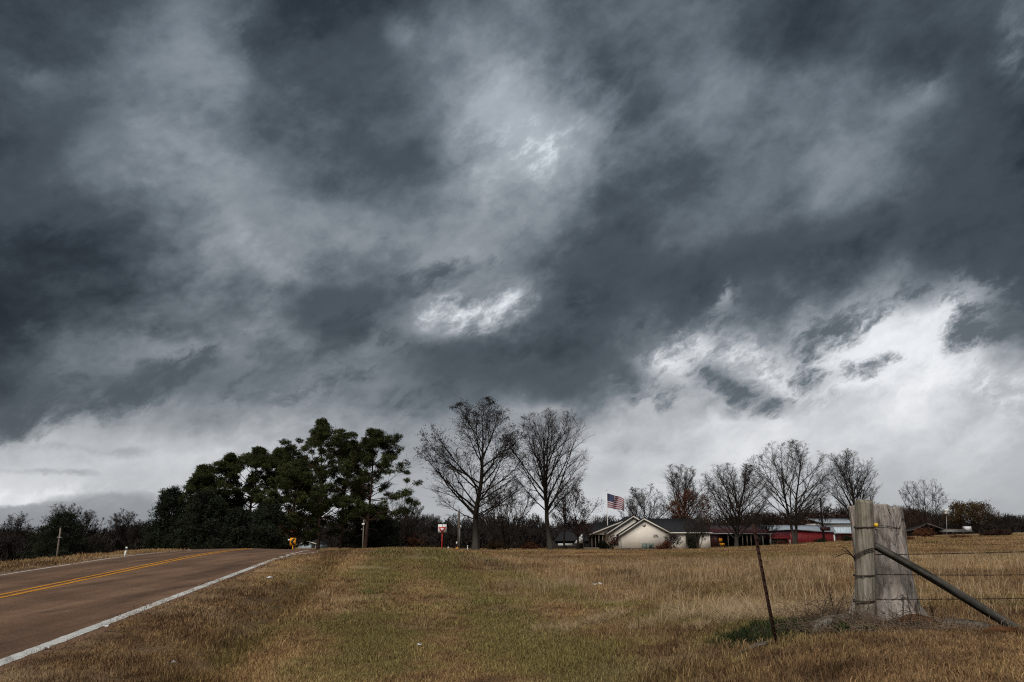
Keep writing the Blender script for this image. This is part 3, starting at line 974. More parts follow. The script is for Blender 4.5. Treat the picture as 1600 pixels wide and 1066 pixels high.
# ------------------------------------------------------------------ grass (stuff: nobody could count it)
def blade_patch(name, seed, n, radius, h0, h1, w, lean=.6, mat=None, clump=0):
    rg = np.random.default_rng(seed)
    if clump:
        cen = rg.uniform(-1, 1, (clump, 2)) * radius * .8
        b = cen[rg.integers(0, clump, n)] + rg.normal(0, radius * .13, (n, 2))
    else:
        rr = radius * np.sqrt(rg.random(n)); th = rg.random(n) * 2 * math.pi
        b = np.stack([rr * np.cos(th), rr * np.sin(th)], -1)
    h = rg.uniform(h0, h1, n) * rg.uniform(.6, 1.1, n)
    th = rg.random(n) * 2 * math.pi
    d = np.stack([np.cos(th), np.sin(th)], -1)
    l = rg.gamma(2.0, lean / 2, n)[:, None]
    fc = rg.random(n) * math.pi
    sd_ = np.stack([np.cos(fc), np.sin(fc)], -1) * (w * rg.uniform(.6, 1.3, n))[:, None] / 2
    mid = b + d * l * h[:, None] * .35
    tip = b + d * l * h[:, None]
    Z = lambda v: np.asarray(v)[:, None]
    hz = h / np.sqrt(1 + .6 * l[:, 0] ** 2)
    p = [np.concatenate([b - sd_, Z(np.full(n, -.02))], 1), np.concatenate([b + sd_, Z(np.full(n, -.02))], 1),
         np.concatenate([mid + sd_ * .8, Z(hz * .6)], 1), np.concatenate([mid - sd_ * .8, Z(hz * .6)], 1), np.concatenate([tip, Z(hz)], 1)]
    V = np.stack(p, 1).reshape(-1, 3)
    k = np.arange(n)[:, None] * 5
    t = np.repeat(np.clip(rg.normal(.45, .25, n), 0, 1), 5)
    me = MB().add(V, k + np.array([[0, 1, 2, 3]]), k + np.array([[3, 2, 4]]), tint=t).mesh(name)
    me.materials.append(mat or M['grass'])
    return me


def scatter(name, pts, rot, scl, idx, meshes, mat, label=None):
    """One object that strews patches of blades over the given points (geometry nodes, instanced geometry)."""
    me = bpy.data.meshes.new(name)
    me.vertices.add(len(pts))
    me.vertices.foreach_set('co', np.asarray(pts, np.float32).ravel())
    for k, ty, a in (('rot', 'FLOAT_VECTOR', rot), ('scl', 'FLOAT', scl), ('idx', 'INT', idx)):
        at_ = me.attributes.new(k, ty, 'POINT')
        at_.data.foreach_set('vector' if ty == 'FLOAT_VECTOR' else 'value', np.asarray(a, np.int32 if ty == 'INT' else np.float32).ravel())
    o = bpy.data.objects.new(name, me)
    COL.objects.link(o)
    me.materials.append(mat)
    ng = bpy.data.node_groups.new(name + '_strewn', 'GeometryNodeTree')
    ng.interface.new_socket('Geometry', in_out='INPUT', socket_type='NodeSocketGeometry')
    ng.interface.new_socket('Geometry', in_out='OUTPUT', socket_type='NodeSocketGeometry')
    N, L = ng.nodes, ng.links
    gi, go = N.new('NodeGroupInput'), N.new('NodeGroupOutput')
    jn = N.new('GeometryNodeJoinGeometry')
    for m_ in reversed(meshes):
        src = bpy.data.objects.new(m_.name, m_)
        oi = N.new('GeometryNodeObjectInfo')
        oi.inputs['Object'].default_value = src
        oi.transform_space = 'ORIGINAL'
        g2 = N.new('GeometryNodeGeometryToInstance')
        L.new(oi.outputs['Geometry'], g2.inputs[0])
        L.new(g2.outputs[0], jn.inputs[0])
    ip = N.new('GeometryNodeInstanceOnPoints')
    ip.inputs['Pick Instance'].default_value = True

    def na(nm, ty):
        n = N.new('GeometryNodeInputNamedAttribute')
        n.data_type = ty
        n.inputs['Name'].default_value = nm
        return [s for s in n.outputs if s.name == 'Attribute' and s.enabled][0]

    L.new(gi.outputs[0], ip.inputs['Points'])
    L.new(jn.outputs[0], ip.inputs['Instance'])
    L.new(na('idx', 'INT'), ip.inputs['Instance Index'])
    L.new(na('rot', 'FLOAT_VECTOR'), ip.inputs['Rotation'])
    L.new(na('scl', 'FLOAT'), ip.inputs['Scale'])
    L.new(ip.outputs[0], go.inputs[0])
    md = o.modifiers.new('strewn', 'NODES')
    md.node_group = ng
    return tag(o, label=label, kind='stuff')


BLOCKED = []        # (x0, x1, y0, y1) footprints kept clear of grass


def sector(rg, n, d0, d1, az0=-46, az1=46):
    a = np.radians(rg.uniform(az0, az1, n))
    d = np.sqrt(rg.uniform(d0 * d0, d1 * d1, n))
    x, y = d * np.sin(a), d * np.cos(a)
    u, s = us(x, y)
    edge = -4.15 + np.where(s > 34, sstep(35, 47, s) * 2.9, 0)
    ok = ((u > edge + .06 + rg.random(n) * .22) | (u < -11.45 - rg.random(n) * .2)) | (s > 90)
    for (cx, cy, r0, r1) in SOIL:
        ok &= np.hypot(x - cx, (y - cy) * 1.5) > r0 + (r1 - r0) * rg.random(n) * .8
    for (x0, x1, y0, y1) in BLOCKED:
        ok &= ~((x > x0) & (x < x1) & (y > y0) & (y < y1))
    return x[ok], y[ok]


def place_grass(name, seed, n, d0, d1, meshes, s0=.8, s1=1.25, az=(-46, 46), keep=None, mat=None, z=0.0):
    rg = np.random.default_rng(seed)
    x, y = sector(rg, n, d0, d1, *az)
    if keep is not None:
        k = keep(x, y, rg); x, y = x[k], y[k]
    Z = ground(x, y) + z
    r = np.stack([np.zeros(len(x)), np.zeros(len(x)), rg.uniform(0, 2 * math.pi, len(x))], -1)
    return scatter(name, np.stack([x, y, Z], -1), r, rg.uniform(s0, s1, len(x)), rg.integers(0, len(meshes), len(x)), meshes, mat or M['grass'])


def near_px(px, py, D):
    p = at(px, py, D)
    return p[0], p[1]


def build_grass():
    A = [blade_patch('grass_patch_near', 10 + i, 420, .46, .02, .062, .0055, 1.1) for i in range(4)]
    B = [blade_patch('grass_patch_middle', 20 + i, 330, .60, .028, .085, .010, 1.0) for i in range(3)]
    Cc = [blade_patch('grass_patch_far', 30 + i, 300, 1.1, .04, .14, .020, .8) for i in range(3)]
    Dd = [blade_patch('grass_patch_distant', 40 + i, 240, 2.4, .06, .18, .050, .7) for i in range(2)]
    place_grass('mown_grass', 1, 3600, 2.0, 15.5, A)
    place_grass('mown_grass', 2, 3400, 14.5, 33, B)
    place_grass('mown_grass', 3, 3600, 31, 78, Cc)
    place_grass('mown_grass', 4, 3000, 74, 170, Dd)
    # longer hay stubble in the field beyond the mown strip
    T = [blade_patch('hay_tuft', 50 + i, 100, .42, .08, .20, .007, .9, clump=7) for i in range(3)]
    T2 = [blade_patch('hay_tuft_far', 60 + i, 100, .8, .10, .26, .016, .8, clump=8) for i in range(3)]
    fld = lambda x, y, rg: (us(x, y)[0] > 4.0 + 1.5 * np.sin(y * .5)) & (rg.random(len(x)) < .85) & ~((x > 2.0) & (y < 11.0))
    place_grass('hay_stubble', 5, 1500, 10.5, 30, T, .7, 1.3, (-12, 46), fld)
    place_grass('hay_stubble', 6, 2600, 28, 80, T2, .7, 1.2, (-8, 46), fld)
    S = [blade_patch('seed_stalks', 65 + i, 34, .5, .20, .42, .0045, .5, M['pale_straw']) for i in range(3)]
    place_grass('seed_stalks', 7, 1500, 11.5, 42, S, .7, 1.25, (-6, 46), fld, M['pale_straw'])
    # tall dead grass heaped along the fence row
    H = [blade_patch('tall_dead_grass_tuft', 70 + i, 420, .33, .20, .42, .006, 1.3, M['pale_straw'], clump=5) for i in range(3)]
    rg = np.random.default_rng(77)
    P = []
    for px, py, D, sx, sy, n in [(1195, 970, 11.8, .45, .22, 40), (1275, 966, 12.0, .30, .2, 16), (1105, 962, 12.6, .5, .3, 18), (1050, 950, 13.8, .9, .5, 12)]:
        c = at(px, py, D)
        for _ in range(n):
            P.append((c[0] + rg.normal(0, sx), c[1] + rg.normal(0, sy)))
    P = np.array(P)
    z = ground(P[:, 0], P[:, 1])
    scatter('tall_dead_grass', np.column_stack([P, z - .02]), np.column_stack([rg.normal(0, .16, (len(P), 2)), rg.uniform(0, 6.28, len(P))]), rg.uniform(.5, .85, len(P)), rg.integers(0, 3, len(P)), H, M['pale_straw'])
    # green weeds at the foot of the steel post and of the stump
    W = [blade_patch('weed_patch', 90 + i, 330, .24, .05, .17, .012, 1.0, M['weed'], 4) for i in range(3)]
    G2 = [blade_patch('green_tuft', 95 + i, 260, .30, .03, .10, .010, 1.0, M['green_grass'], 5) for i in range(2)]
    for nm, src, mt, spots in (('green_weeds', W, 'weed', [(1185, 998, 9.7, .20, .20, 40), (1245, 985, 10.4, .22, .12, 14), (1330, 1008, 9.7, .10, .03, 2)]),
                               ('green_grass', G2, 'green_grass', [(1140, 935, 15, .5, .3, 8), (1080, 938, 15.5, .5, .3, 5), (815, 920, 23, .35, .3, 6), (1440, 936, 14.5, .9, .4, 14), (1560, 940, 14.5, .9, .4, 14), (640, 930, 19, 1.0, .6, 8), (700, 950, 16.5, .9, .5, 8), (1060, 905, 22, 1.2, .5, 6)])):
        P = []
        for px, py, D, sx, sy, n in spots:
            c = at(px, py, D)
            for _ in range(n):
                P.append((c[0] + rg.normal(0, sx), c[1] + rg.normal(0, sy)))
        P = np.array(P)
        z = ground(P[:, 0], P[:, 1])
        scatter(nm, np.column_stack([P, z - .01]), np.column_stack([np.zeros((len(P), 2)), rg.uniform(0, 6.28, len(P))]), rg.uniform(.6, 1.1, len(P)), rg.integers(0, len(src), len(P)), src, M[mt])


# ------------------------------------------------------------------ trees
def grow(P0, d0, L, n, wander, up, rg, droop=0.0):
    nb = len(P0)
    pts = np.empty((nb, n, 3))
    pts[:, 0] = P0
    d = unit(d0)
    step = (L / (n - 1))[:, None]
    for i in range(1, n):
        d = unit(d + rg.normal(0, wander, (nb, 3)) + np.array([0, 0, up]) - np.array([0, 0, droop * i / n]))
        pts[:, i] = pts[:, i - 1] + d * step
    return pts


def shoot(par, rad, k, t0, t1, a0, a1, rg, even=False, skew=1.0):
    """k children on every parent: start point, direction, position along the parent, radius there."""
    nb, n = par.shape[:2]
    if even:
        t = t0 + (t1 - t0) * ((np.arange(k)[None] + rg.random((nb, k))) / k) ** skew
    else:
        t = rg.uniform(t0, t1, (nb, k))
    f = np.clip(t * (n - 1), 0, n - 1.001)
    i = f.astype(int); w = (f - i)[..., None]
    ii = np.arange(nb)[:, None]
    P = par[ii, i] * (1 - w) + par[ii, i + 1] * w
    T = unit(par[ii, i + 1] - par[ii, i])
    r = rad[ii, i] * (1 - w[..., 0]) + rad[ii, i + 1] * w[..., 0]
    ga = np.arange(k)[None] * 2.39996 + rg.uniform(0, 6.28, (nb, 1)) + rg.normal(0, .5, (nb, k))
    ref = np.where(np.abs(T[..., 2:3]) < .9, np.array([0, 0, 1.0]), np.array([1.0, 0, 0]))
    A = unit(np.cross(T, ref)); B = np.cross(T, A)
    an = a0 + (a1 - a0) * (t - t0) / max(t1 - t0, 1e-6) + rg.normal(0, .12, t.shape)
    d = T * np.cos(an)[..., None] + (A * np.cos(ga)[..., None] + B * np.sin(ga)[..., None]) * np.sin(an)[..., None]
    return P.reshape(-1, 3), d.reshape(-1, 3), t.ravel(), r.ravel(), np.repeat(np.arange(nb), k)


def leaf_faces(C, size, n, rg, spread, flat=1.0, aspect=.35, upright=0.0):
    """n small three-cornered leaves round every centre in C."""
    m = len(C)
    c = np.repeat(C, n, 0) + rg.normal(0, 1, (m * n, 3)) * spread * np.array([1, 1, flat])
    a = unit(rg.normal(0, 1, (m * n, 3)) + np.array([0, 0, upright])); b = unit(np.cross(a, rg.normal(0, 1, (m * n, 3))))
    s = (size * rg.uniform(.6, 1.4, m * n))[:, None]
    V = np.stack([c - a * s * .5 - b * s * aspect * .5, c - a * s * .5 + b * s * aspect * .5, c + a * s * .6], 1).reshape(-1, 3)
    F = np.arange(m * n * 3).reshape(-1, 3)
    t = np.repeat(np.clip(rg.normal(.5, .25, m * n), 0, 1), 3)
    return V, F, t


def bare_tree(name, base, H, W, seed, label, group, style='oval', mats=('bark_grey', 'twig'), k=(15, 11, 9, 4), trunk_r=.32, leaves=0, leaf_mat='seed', leaf_size=.16,
              fork=.22, tw=.012, stems=1, lean=0.0, cat='tree', leaf_spread=.15, top_leaves=False):
    rg = np.random.default_rng(seed)
    root = empty(name, base, label, cat, group)
    Tn = 12
    d0 = np.zeros((stems, 3)); d0[:, 2] = 1
    if stems > 1:
        th = np.arange(stems) * 6.283 / stems + rg.random() * 6
        sp = .18 if style != 'fan' else .42
        d0[:, 0] = np.cos(th) * sp; d0[:, 1] = np.sin(th) * sp
    d0[:, 0] += lean
    Lt = np.full(stems, H * .86) * rg.uniform(.85, 1, stems)
    P0 = np.zeros((stems, 3)); P0[:, 2] = -.25
    if stems > 1:
        P0[:, :2] = d0[:, :2] * trunk_r
    tr = grow(P0, d0, Lt, Tn, .035, .02, rg)
    tt = np.linspace(0, 1, Tn)
    rr = trunk_r * (1 if stems == 1 else .62) * np.clip(1 - tt * .97, .03, 1) ** .8
    rr[0] *= 1.3
    trR = np.repeat(rr[None], stems, 0)
    # crown envelope: limbs and twigs end near one uneven ovoid
    zc, rz = {'oval': (.60, .42), 'vase': (.66, .36), 'fan': (.60, .41), 'wide': (.585, .425)}[style]
    cen = np.array([lean * H * .5, 0, zc * H]); rad = np.array([W * .5, W * .5, rz * H])
    ph = rg.random(6) * 6.28

    def reach(P, d):
        p, v = (P - cen) / rad, d / rad
        A = (v * v).sum(1); B = (p * v).sum(1); C_ = (p * p).sum(1) - 1
        return np.maximum(np.where(B * B - A * C_ > 0, (-B + np.sqrt(np.maximum(B * B - A * C_, 0))) / A, .12 * H), .02 * H)

    a_low, a_top = {'oval': (.85, .50), 'vase': (.62, .36), 'fan': (.66, .40), 'wide': (1.05, .40)}[style]
    P, d, t, r, pi_ = shoot(tr, trR, k[0], fork, .90, a_low, a_top, rg, even=True, skew=1.55)
    L = np.clip(reach(P, d) * rg.uniform(.72, 1.0, len(t)), .10 * H, .75 * H)
    l1 = grow(P, d, L, 9, .055, .055 if style != 'wide' else .045, rg)
    q = np.linspace(0, 1, 9)
    R1 = np.minimum(r * .55, L * .013 + .008)[:, None] * (1 - q * .93)[None] + .006
    # branches
    P, d, t, r, pi_ = shoot(l1, R1, k[1], .20, .99, .62, .38, rg, even=True)
    kp = rg.random(len(t)) < np.clip(L[pi_] / (.30 * H), .25, 1)          # short top limbs carry fewer branches
    P, d, t, r, pi_ = P[kp], d[kp], t[kp], r[kp], pi_[kp]
    L2 = np.minimum(L[pi_] * .36 * (1.1 - t * .6) * rg.uniform(.6, 1.25, len(t)), .22 * H)
    L2 = np.minimum(L2, np.maximum(reach(P, d) * rg.uniform(.8, 1.15, len(t)), .02 * H))
    l2 = grow(P, d, L2, 6, .10, .06, rg)
    R2 = np.minimum(r * .6, .045)[:, None] * (1 - np.linspace(0, 1, 6) * .85)[None] + tw * .25
    # twigs
    P, d, t, r, pi_ = shoot(l2, R2, k[2], .12, 1.0, .70, .4, rg)
    L3 = L2[pi_] * .42 * (1.1 - t * .5) * rg.uniform(.5, 1.3, len(t)) + .15
    l3 = grow(P, d, L3, 4, .12, .05, rg)
    R3 = np.full((len(L3), 4), tw) * np.array([1.0, .85, .65, .4])[None]
    # finest twigs
    P, d, t, r, pi_ = shoot(l3, R3, k[3], .2, 1.0, .7, .4, rg)
    L4 = L3[pi_] * .55 * rg.uniform(.5, 1.3, len(t)) + .12
    l4 = grow(P, d, L4, 2, .1, .05, rg)
    R4 = np.full((len(L4), 2), tw * .62)
    # the light a tree competes for rounds its outline: long shoots are reined in smoothly towards the crown envelope
    def rein(p):
        q = (p - cen) / rad
        rho = np.linalg.norm(q, axis=-1)
        lim = .80 + .04 * np.sin(np.arctan2(q[..., 1], q[..., 0]) * 4 + ph[0] + q[..., 2] * 5)
        f = np.where(rho > lim, (lim + .26 * (1 - np.exp(-(rho - lim) / .26))) / np.maximum(rho, 1e-6), 1.0)
        w = sstep(-1.15, -.55, q[..., 2])
        return cen + (p - cen) * (1 + (f - 1) * w)[..., None]
    tr, l1, l2, l3, l4 = (rein(x) for x in (tr, l1, l2, l3, l4))
    # fit to the height and width wanted
    allp = np.concatenate([x.reshape(-1, 3) for x in (tr, l1, l2, l3)])
    zs = H / np.percentile(allp[:, 2], 99.9)
    xs = np.clip(W / (np.percentile(allp[:, 0], 99.4) - np.percentile(allp[:, 0], .6)), .7, 1.4)
    k_ = np.array([xs, xs, zs])
    tr, l1, l2, l3, l4 = (x * k_ for x in (tr, l1, l2, l3, l4))
    t_ = MB()
    V, Q, T = tubes(tr, trR, 9); t_.add(V, Q, T)
    V, Q, T = tubes(l1, R1, 6); t_.add(V, Q, T)
    t_.build('trunk', M[mats[0]], root, True)
    c_ = MB()
    for x, R, s in ((l2, R2, 4), (l3, R3, 3), (l4, R4, 3)):
        V, Q, T = tubes(x, R, s); c_.add(V, Q, T)
    c_.build('crown', M[mats[1]], root)
    if leaves:
        C = l4[:, -1]
        if top_leaves:
            pr = sstep(.30, .80, C[:, 2] / H) + .15
            C = C[rg.random(len(C)) < pr / pr.max()]
        C = C[rg.choice(len(C), min(leaves, len(C)), False)]
        V, F, tt_ = leaf_faces(C, leaf_size, 3, rg, leaf_spread, 1, .8)
        MB().add(V, F, tint=tt_).build('foliage', M[leaf_mat], root)
    return root


def pine_tree(name, base, H, W, seed, label, group, low=.35, dens=1.0, round_top=True, lean=0.0, trunk_r=.26):
    rg = np.random.default_rng(seed)
    root = empty(name, base, label, 'pine tree', group)
    tr = grow(np.array([[0, 0, -.3]]), np.array([[lean, 0, 1.0]]), np.array([H * .98]), 12, .03, .03, rg)
    rr = (trunk_r * (1 - np.linspace(0, 1, 12) * .9))[None]
    nl = int(32 * dens)
    P, d, t, r, _ = shoot(tr, rr, nl, low, .985, 1.50, .70, rg, even=True)
    tq = np.clip((np.round(t * 11 + .3 * rg.normal(0, 1, nl)) + rg.normal(0, .13, nl)) / 11, low, .985)
    P = P + np.array([0, 0, 1]) * ((tq - t) * H)[:, None]; t = tq
    # limbs stand in loose tiers with air between them
    rel = (t - low) / (1 - low)
    prof = (.60 + .55 * np.sin(np.clip(rel * 1.1 + .12, 0, 1) * math.pi)) * np.clip((1.04 - rel) * 2.6, .24, 1)
    L = W * .59 * prof * np.where(rg.random(nl) < .3, rg.uniform(.35, .7, nl), rg.uniform(.8, 1.15, nl))
    l1 = grow(P, d, L, 7, .11, .06, rg)
    R1 = np.minimum(r * .4, .075)[:, None] * (1 - np.linspace(0, 1, 7) * .85)[None] + .008
    P, d, t, r, pi_ = shoot(l1, R1, 7, .38, 1.0, 1.05, .55, rg)
    L2 = L[pi_] * .30 * rg.uniform(.5, 1.3, len(t)) + .25
    l2 = grow(P, d, L2, 4, .16, .08, rg)
    R2 = np.full((len(L2), 4), .018)
    P, d, t, r, pi_ = shoot(l2, R2, 3, .4, 1.0, 1.0, .6, rg)
    l3 = grow(P, d, rg.uniform(.2, .6, len(P)), 2, .1, .1, rg)
    m = MB(); V, Q, T = tubes(tr, rr, 9); m.add(V, Q, T)
    m.build('trunk', M['bark_pine'], root, True)
    m = MB()
    for x, R, s in ((l1, R1, 5), (l2, R2, 3)):
        V, Q, T = tubes(x, R, s); m.add(V, Q, T)
    # a few dead bare limbs under the crown
    P, d, t, r, _ = shoot(tr, rr, 7, .12, low + .1, 1.5, 1.2, rg)
    x = grow(P, d, W * rg.uniform(.10, .28, 7), 6, .12, -.02, rg)
    V, Q, T = tubes(x, np.full((7, 6), .022), 4); m.add(V, Q, T)
    tag(m.build('limbs', M['bark_pine'], root), kind='stuff')
    pads = np.concatenate([l1[:, -1], l1[:, 5], l2[rg.random(len(l2)) < .30, -1], tr[0, -2:]])
    pr = np.concatenate([rg.uniform(.62, 1.0, nl), rg.uniform(.5, .8, nl), rg.uniform(.4, .7, len(pads) - 2 * nl)]) * (.75 + .02 * H)
    kk = 40
    o3 = unit(rg.normal(0, 1, (len(pads), kk, 3))) * rg.random((len(pads), kk, 1)) ** .42
    C = (pads[:, None] + o3 * pr[:, None, None] * np.array([1, 1, .58])).reshape(-1, 3)
    n = 7
    V, F, tt = leaf_faces(C, .27, n, rg, .10, .8, .26)
    tc = np.repeat(np.clip(rg.normal(.5, .25, len(pads)), 0, 1), kk * n * 3)
    MB().add(V, F, tint=tt * .4 + tc * .6).build('crown', M['pine'], root)
    return root


def cedar_tree(name, base, H, W, seed, label, group, mat='cedar', cat='cedar tree', n=900, shape=1.0):
    """Dense evergreen with foliage down to the ground."""
    rg = np.random.default_rng(seed)
    root = empty(name, base, label, cat, group)
    tr = grow(np.array([[0, 0, -.2]]), np.array([[0, 0, 1.0]]), np.array([H * .9]), 8, .03, .03, rg)
    m = MB(); V, Q, T = tubes(tr, (.16 * (1 - np.linspace(0, 1, 8) * .9))[None], 7); m.add(V, Q, T)
    m.build('trunk', M['bark_brown'], root, True)
    h = rg.random(n) ** 1.25
    th = rg.random(n) * 6.283
    lump = 1 + .30 * np.sin(th * 3 + h * 11 + seed) + .24 * np.sin(th * 7 - h * 19 + seed * 2) + .14 * np.sin(th * 13 + h * 31)
    rad = W / 2 * np.clip(1.06 - h ** 1.6, .05, 1) ** (.7 * shape) * (.5 + .5 * np.sqrt(rg.random(n))) * lump
    rad *= np.clip(.7 + h * 3.0, 0, 1)
    C = np.stack([rad * np.cos(th), rad * np.sin(th), .25 + h * (H - .25) * (1 + .05 * rg.normal(0, 1, n))], -1)
    V, F, tt = leaf_faces(C, .30, 34, rg, .26, .8, .3)
    MB().add(V, F, tint=tt).build('crown', M[mat], root)
    return root


def shrub(name, base, H, W, seed, label, group=None, mat='russet', twig='twig', n=120, cat='shrub', stems=26, leaf=.10):
    rg = np.random.default_rng(seed)
    root = empty(name, base, label, cat, group)
    th = rg.random(stems) * 6.283; k = rg.random(stems) * .9
    d = np.stack([np.cos(th) * k, np.sin(th) * k, np.ones(stems)], -1)
    P0 = np.stack([np.cos(th) * k * W * .12, np.sin(th) * k * W * .12, np.full(stems, -.05)], -1)
    l1 = grow(P0, d, np.full(stems, H) * rg.uniform(.6, 1.1, stems), 6, .12, .04, rg)
    R1 = np.repeat((.016 * (1 - np.linspace(0, 1, 6) * .8))[None], stems, 0)
    P, d, t, r, pi_ = shoot(l1, R1, 8, .3, 1, .7, .5, rg)
    l2 = grow(P, d, np.full(len(P), H * .25) * rg.uniform(.5, 1.2, len(P)), 3, .15, .05, rg)
    sc_ = np.array([W / max(np.ptp(l2[..., 0]), .1), W / max(np.ptp(l2[..., 1]), .1), H / max(l2[..., 2].max(), .1)])
    l1, l2 = l1 * sc_, l2 * sc_
    m = MB()
    V, Q, T = tubes(l1, R1, 3); m.add(V, Q, T)
    V, Q, T = tubes(l2, np.full(l2.shape[:2], .010), 3); m.add(V, Q, T)
    m.build('stems', M[twig], root)
    if n:
        C = l2[:, -1][rg.integers(0, len(l2), n)]
        V, F, tt = leaf_faces(C, leaf, 9, rg, .13, 1, .6)
        MB().add(V, F, tint=tt).build('foliage', M[mat], root)
    return root


def woods(name, spans, seed, mat, n_leaf=1100, russet=None):
    """A far wood that reads as one mass: many bare crowns in one object. spans: px0, px1, py top left, py top right, distance, trees, jitter."""
    rg = np.random.default_rng(seed)
    b_ = MB()
    for (px0, px1, ya, yb, D, n, jit) in spans:
        for i in range(n):
            f = (i + rg.random()) / n
            px = px0 + (px1 - px0) * f
            py = ya + (yb - ya) * f + rg.normal(0, jit)
            Di = D * rg.uniform(.93, 1.15)
            top = at(px, py, Di)
            z0 = gz(top[0], top[1])
            H = max(2.0, top[2] - z0)
            W = H * rg.uniform(.55, .85)
            base = np.array([top[0], top[1], z0 - .3])
            tr = grow(np.zeros((1, 3)), np.array([[rg.normal(0, .05), 0, 1.0]]), np.array([H * .9]), 5, .04, .02, rg)
            tR = (.14 * (1 - np.linspace(0, 1, 5) * .9))[None]
            P, d, t, r, _ = shoot(tr, tR, 11, .22, .97, .85, .35, rg, even=True)
            L = H * .42 * (1.08 - t) ** .6 * rg.uniform(.7, 1.1, len(t))
            l1 = grow(P, d, L, 4, .10, .07, rg)
            R1 = np.full((len(L), 4), .05) * np.array([1, .75, .5, .25])[None]
            P, d, t, r, pi_ = shoot(l1, R1, 9, .2, 1, .8, .4, rg)
            l2 = grow(P, d, L[pi_] * .36 * rg.uniform(.6, 1.3, len(t)), 2, .1, .1, rg)
            R2 = np.full((len(l2), 2), .030)
            P, d, t, r, pi2 = shoot(l2, R2, 3, .25, 1, .7, .4, rg)
            l3 = grow(P, d, L[pi_][pi2] * .2 * rg.uniform(.6, 1.3, len(t)), 2, .1, .1, rg)
            sx = W / max(np.ptp(l2[..., 0]), 1e-3); sz = H / l3[..., 2].max()
            k = np.array([sx, sx, sz])
            tn = rg.uniform(.2, .8)
            for x, R, s in ((tr, tR, 4), (l1, R1, 3), (l2, R2, 3), (l3, np.full((len(l3), 2), .02), 3)):
                V, Q, T = tubes(x * k, R, s)
                b_.add(V + base, Q, T, tint=tn)
            # understorey thicket so the foot of the wood closes up
            m = int(n_leaf)
            hh = rg.random(m) ** 1.35
            cx = rg.normal(0, W * .36, m)
            C = np.stack([cx, rg.normal(0, W * .4, m), hh * H * .95 * np.exp(-(cx / (W * .62)) ** 2)], -1)
            V, F, tt = leaf_faces(C, 1.25, 1, rg, .1, 1, .13, 1.6)
            b_.add(V + base, F, tint=tn * .6 + tt * .4)
    o = b_.build(name, M[mat])
    return tag(o, kind='stuff')


def g_at(px, py, D, dz=0.0):
    p = at(px, py, D)
    return (p[0], p[1], gz(p[0], p[1]) + dz)


def tree_dims(px, top, D, w_px):
    """Height and width in metres of a tree at distance D whose top is at row `top` and whose crown is w_px wide."""
    p = at(px, top, D)
    f = p[1] * CP + (p[2] - EYE) * SP
    return p[2] - gz(p[0], p[1]), w_px * f / F_PX


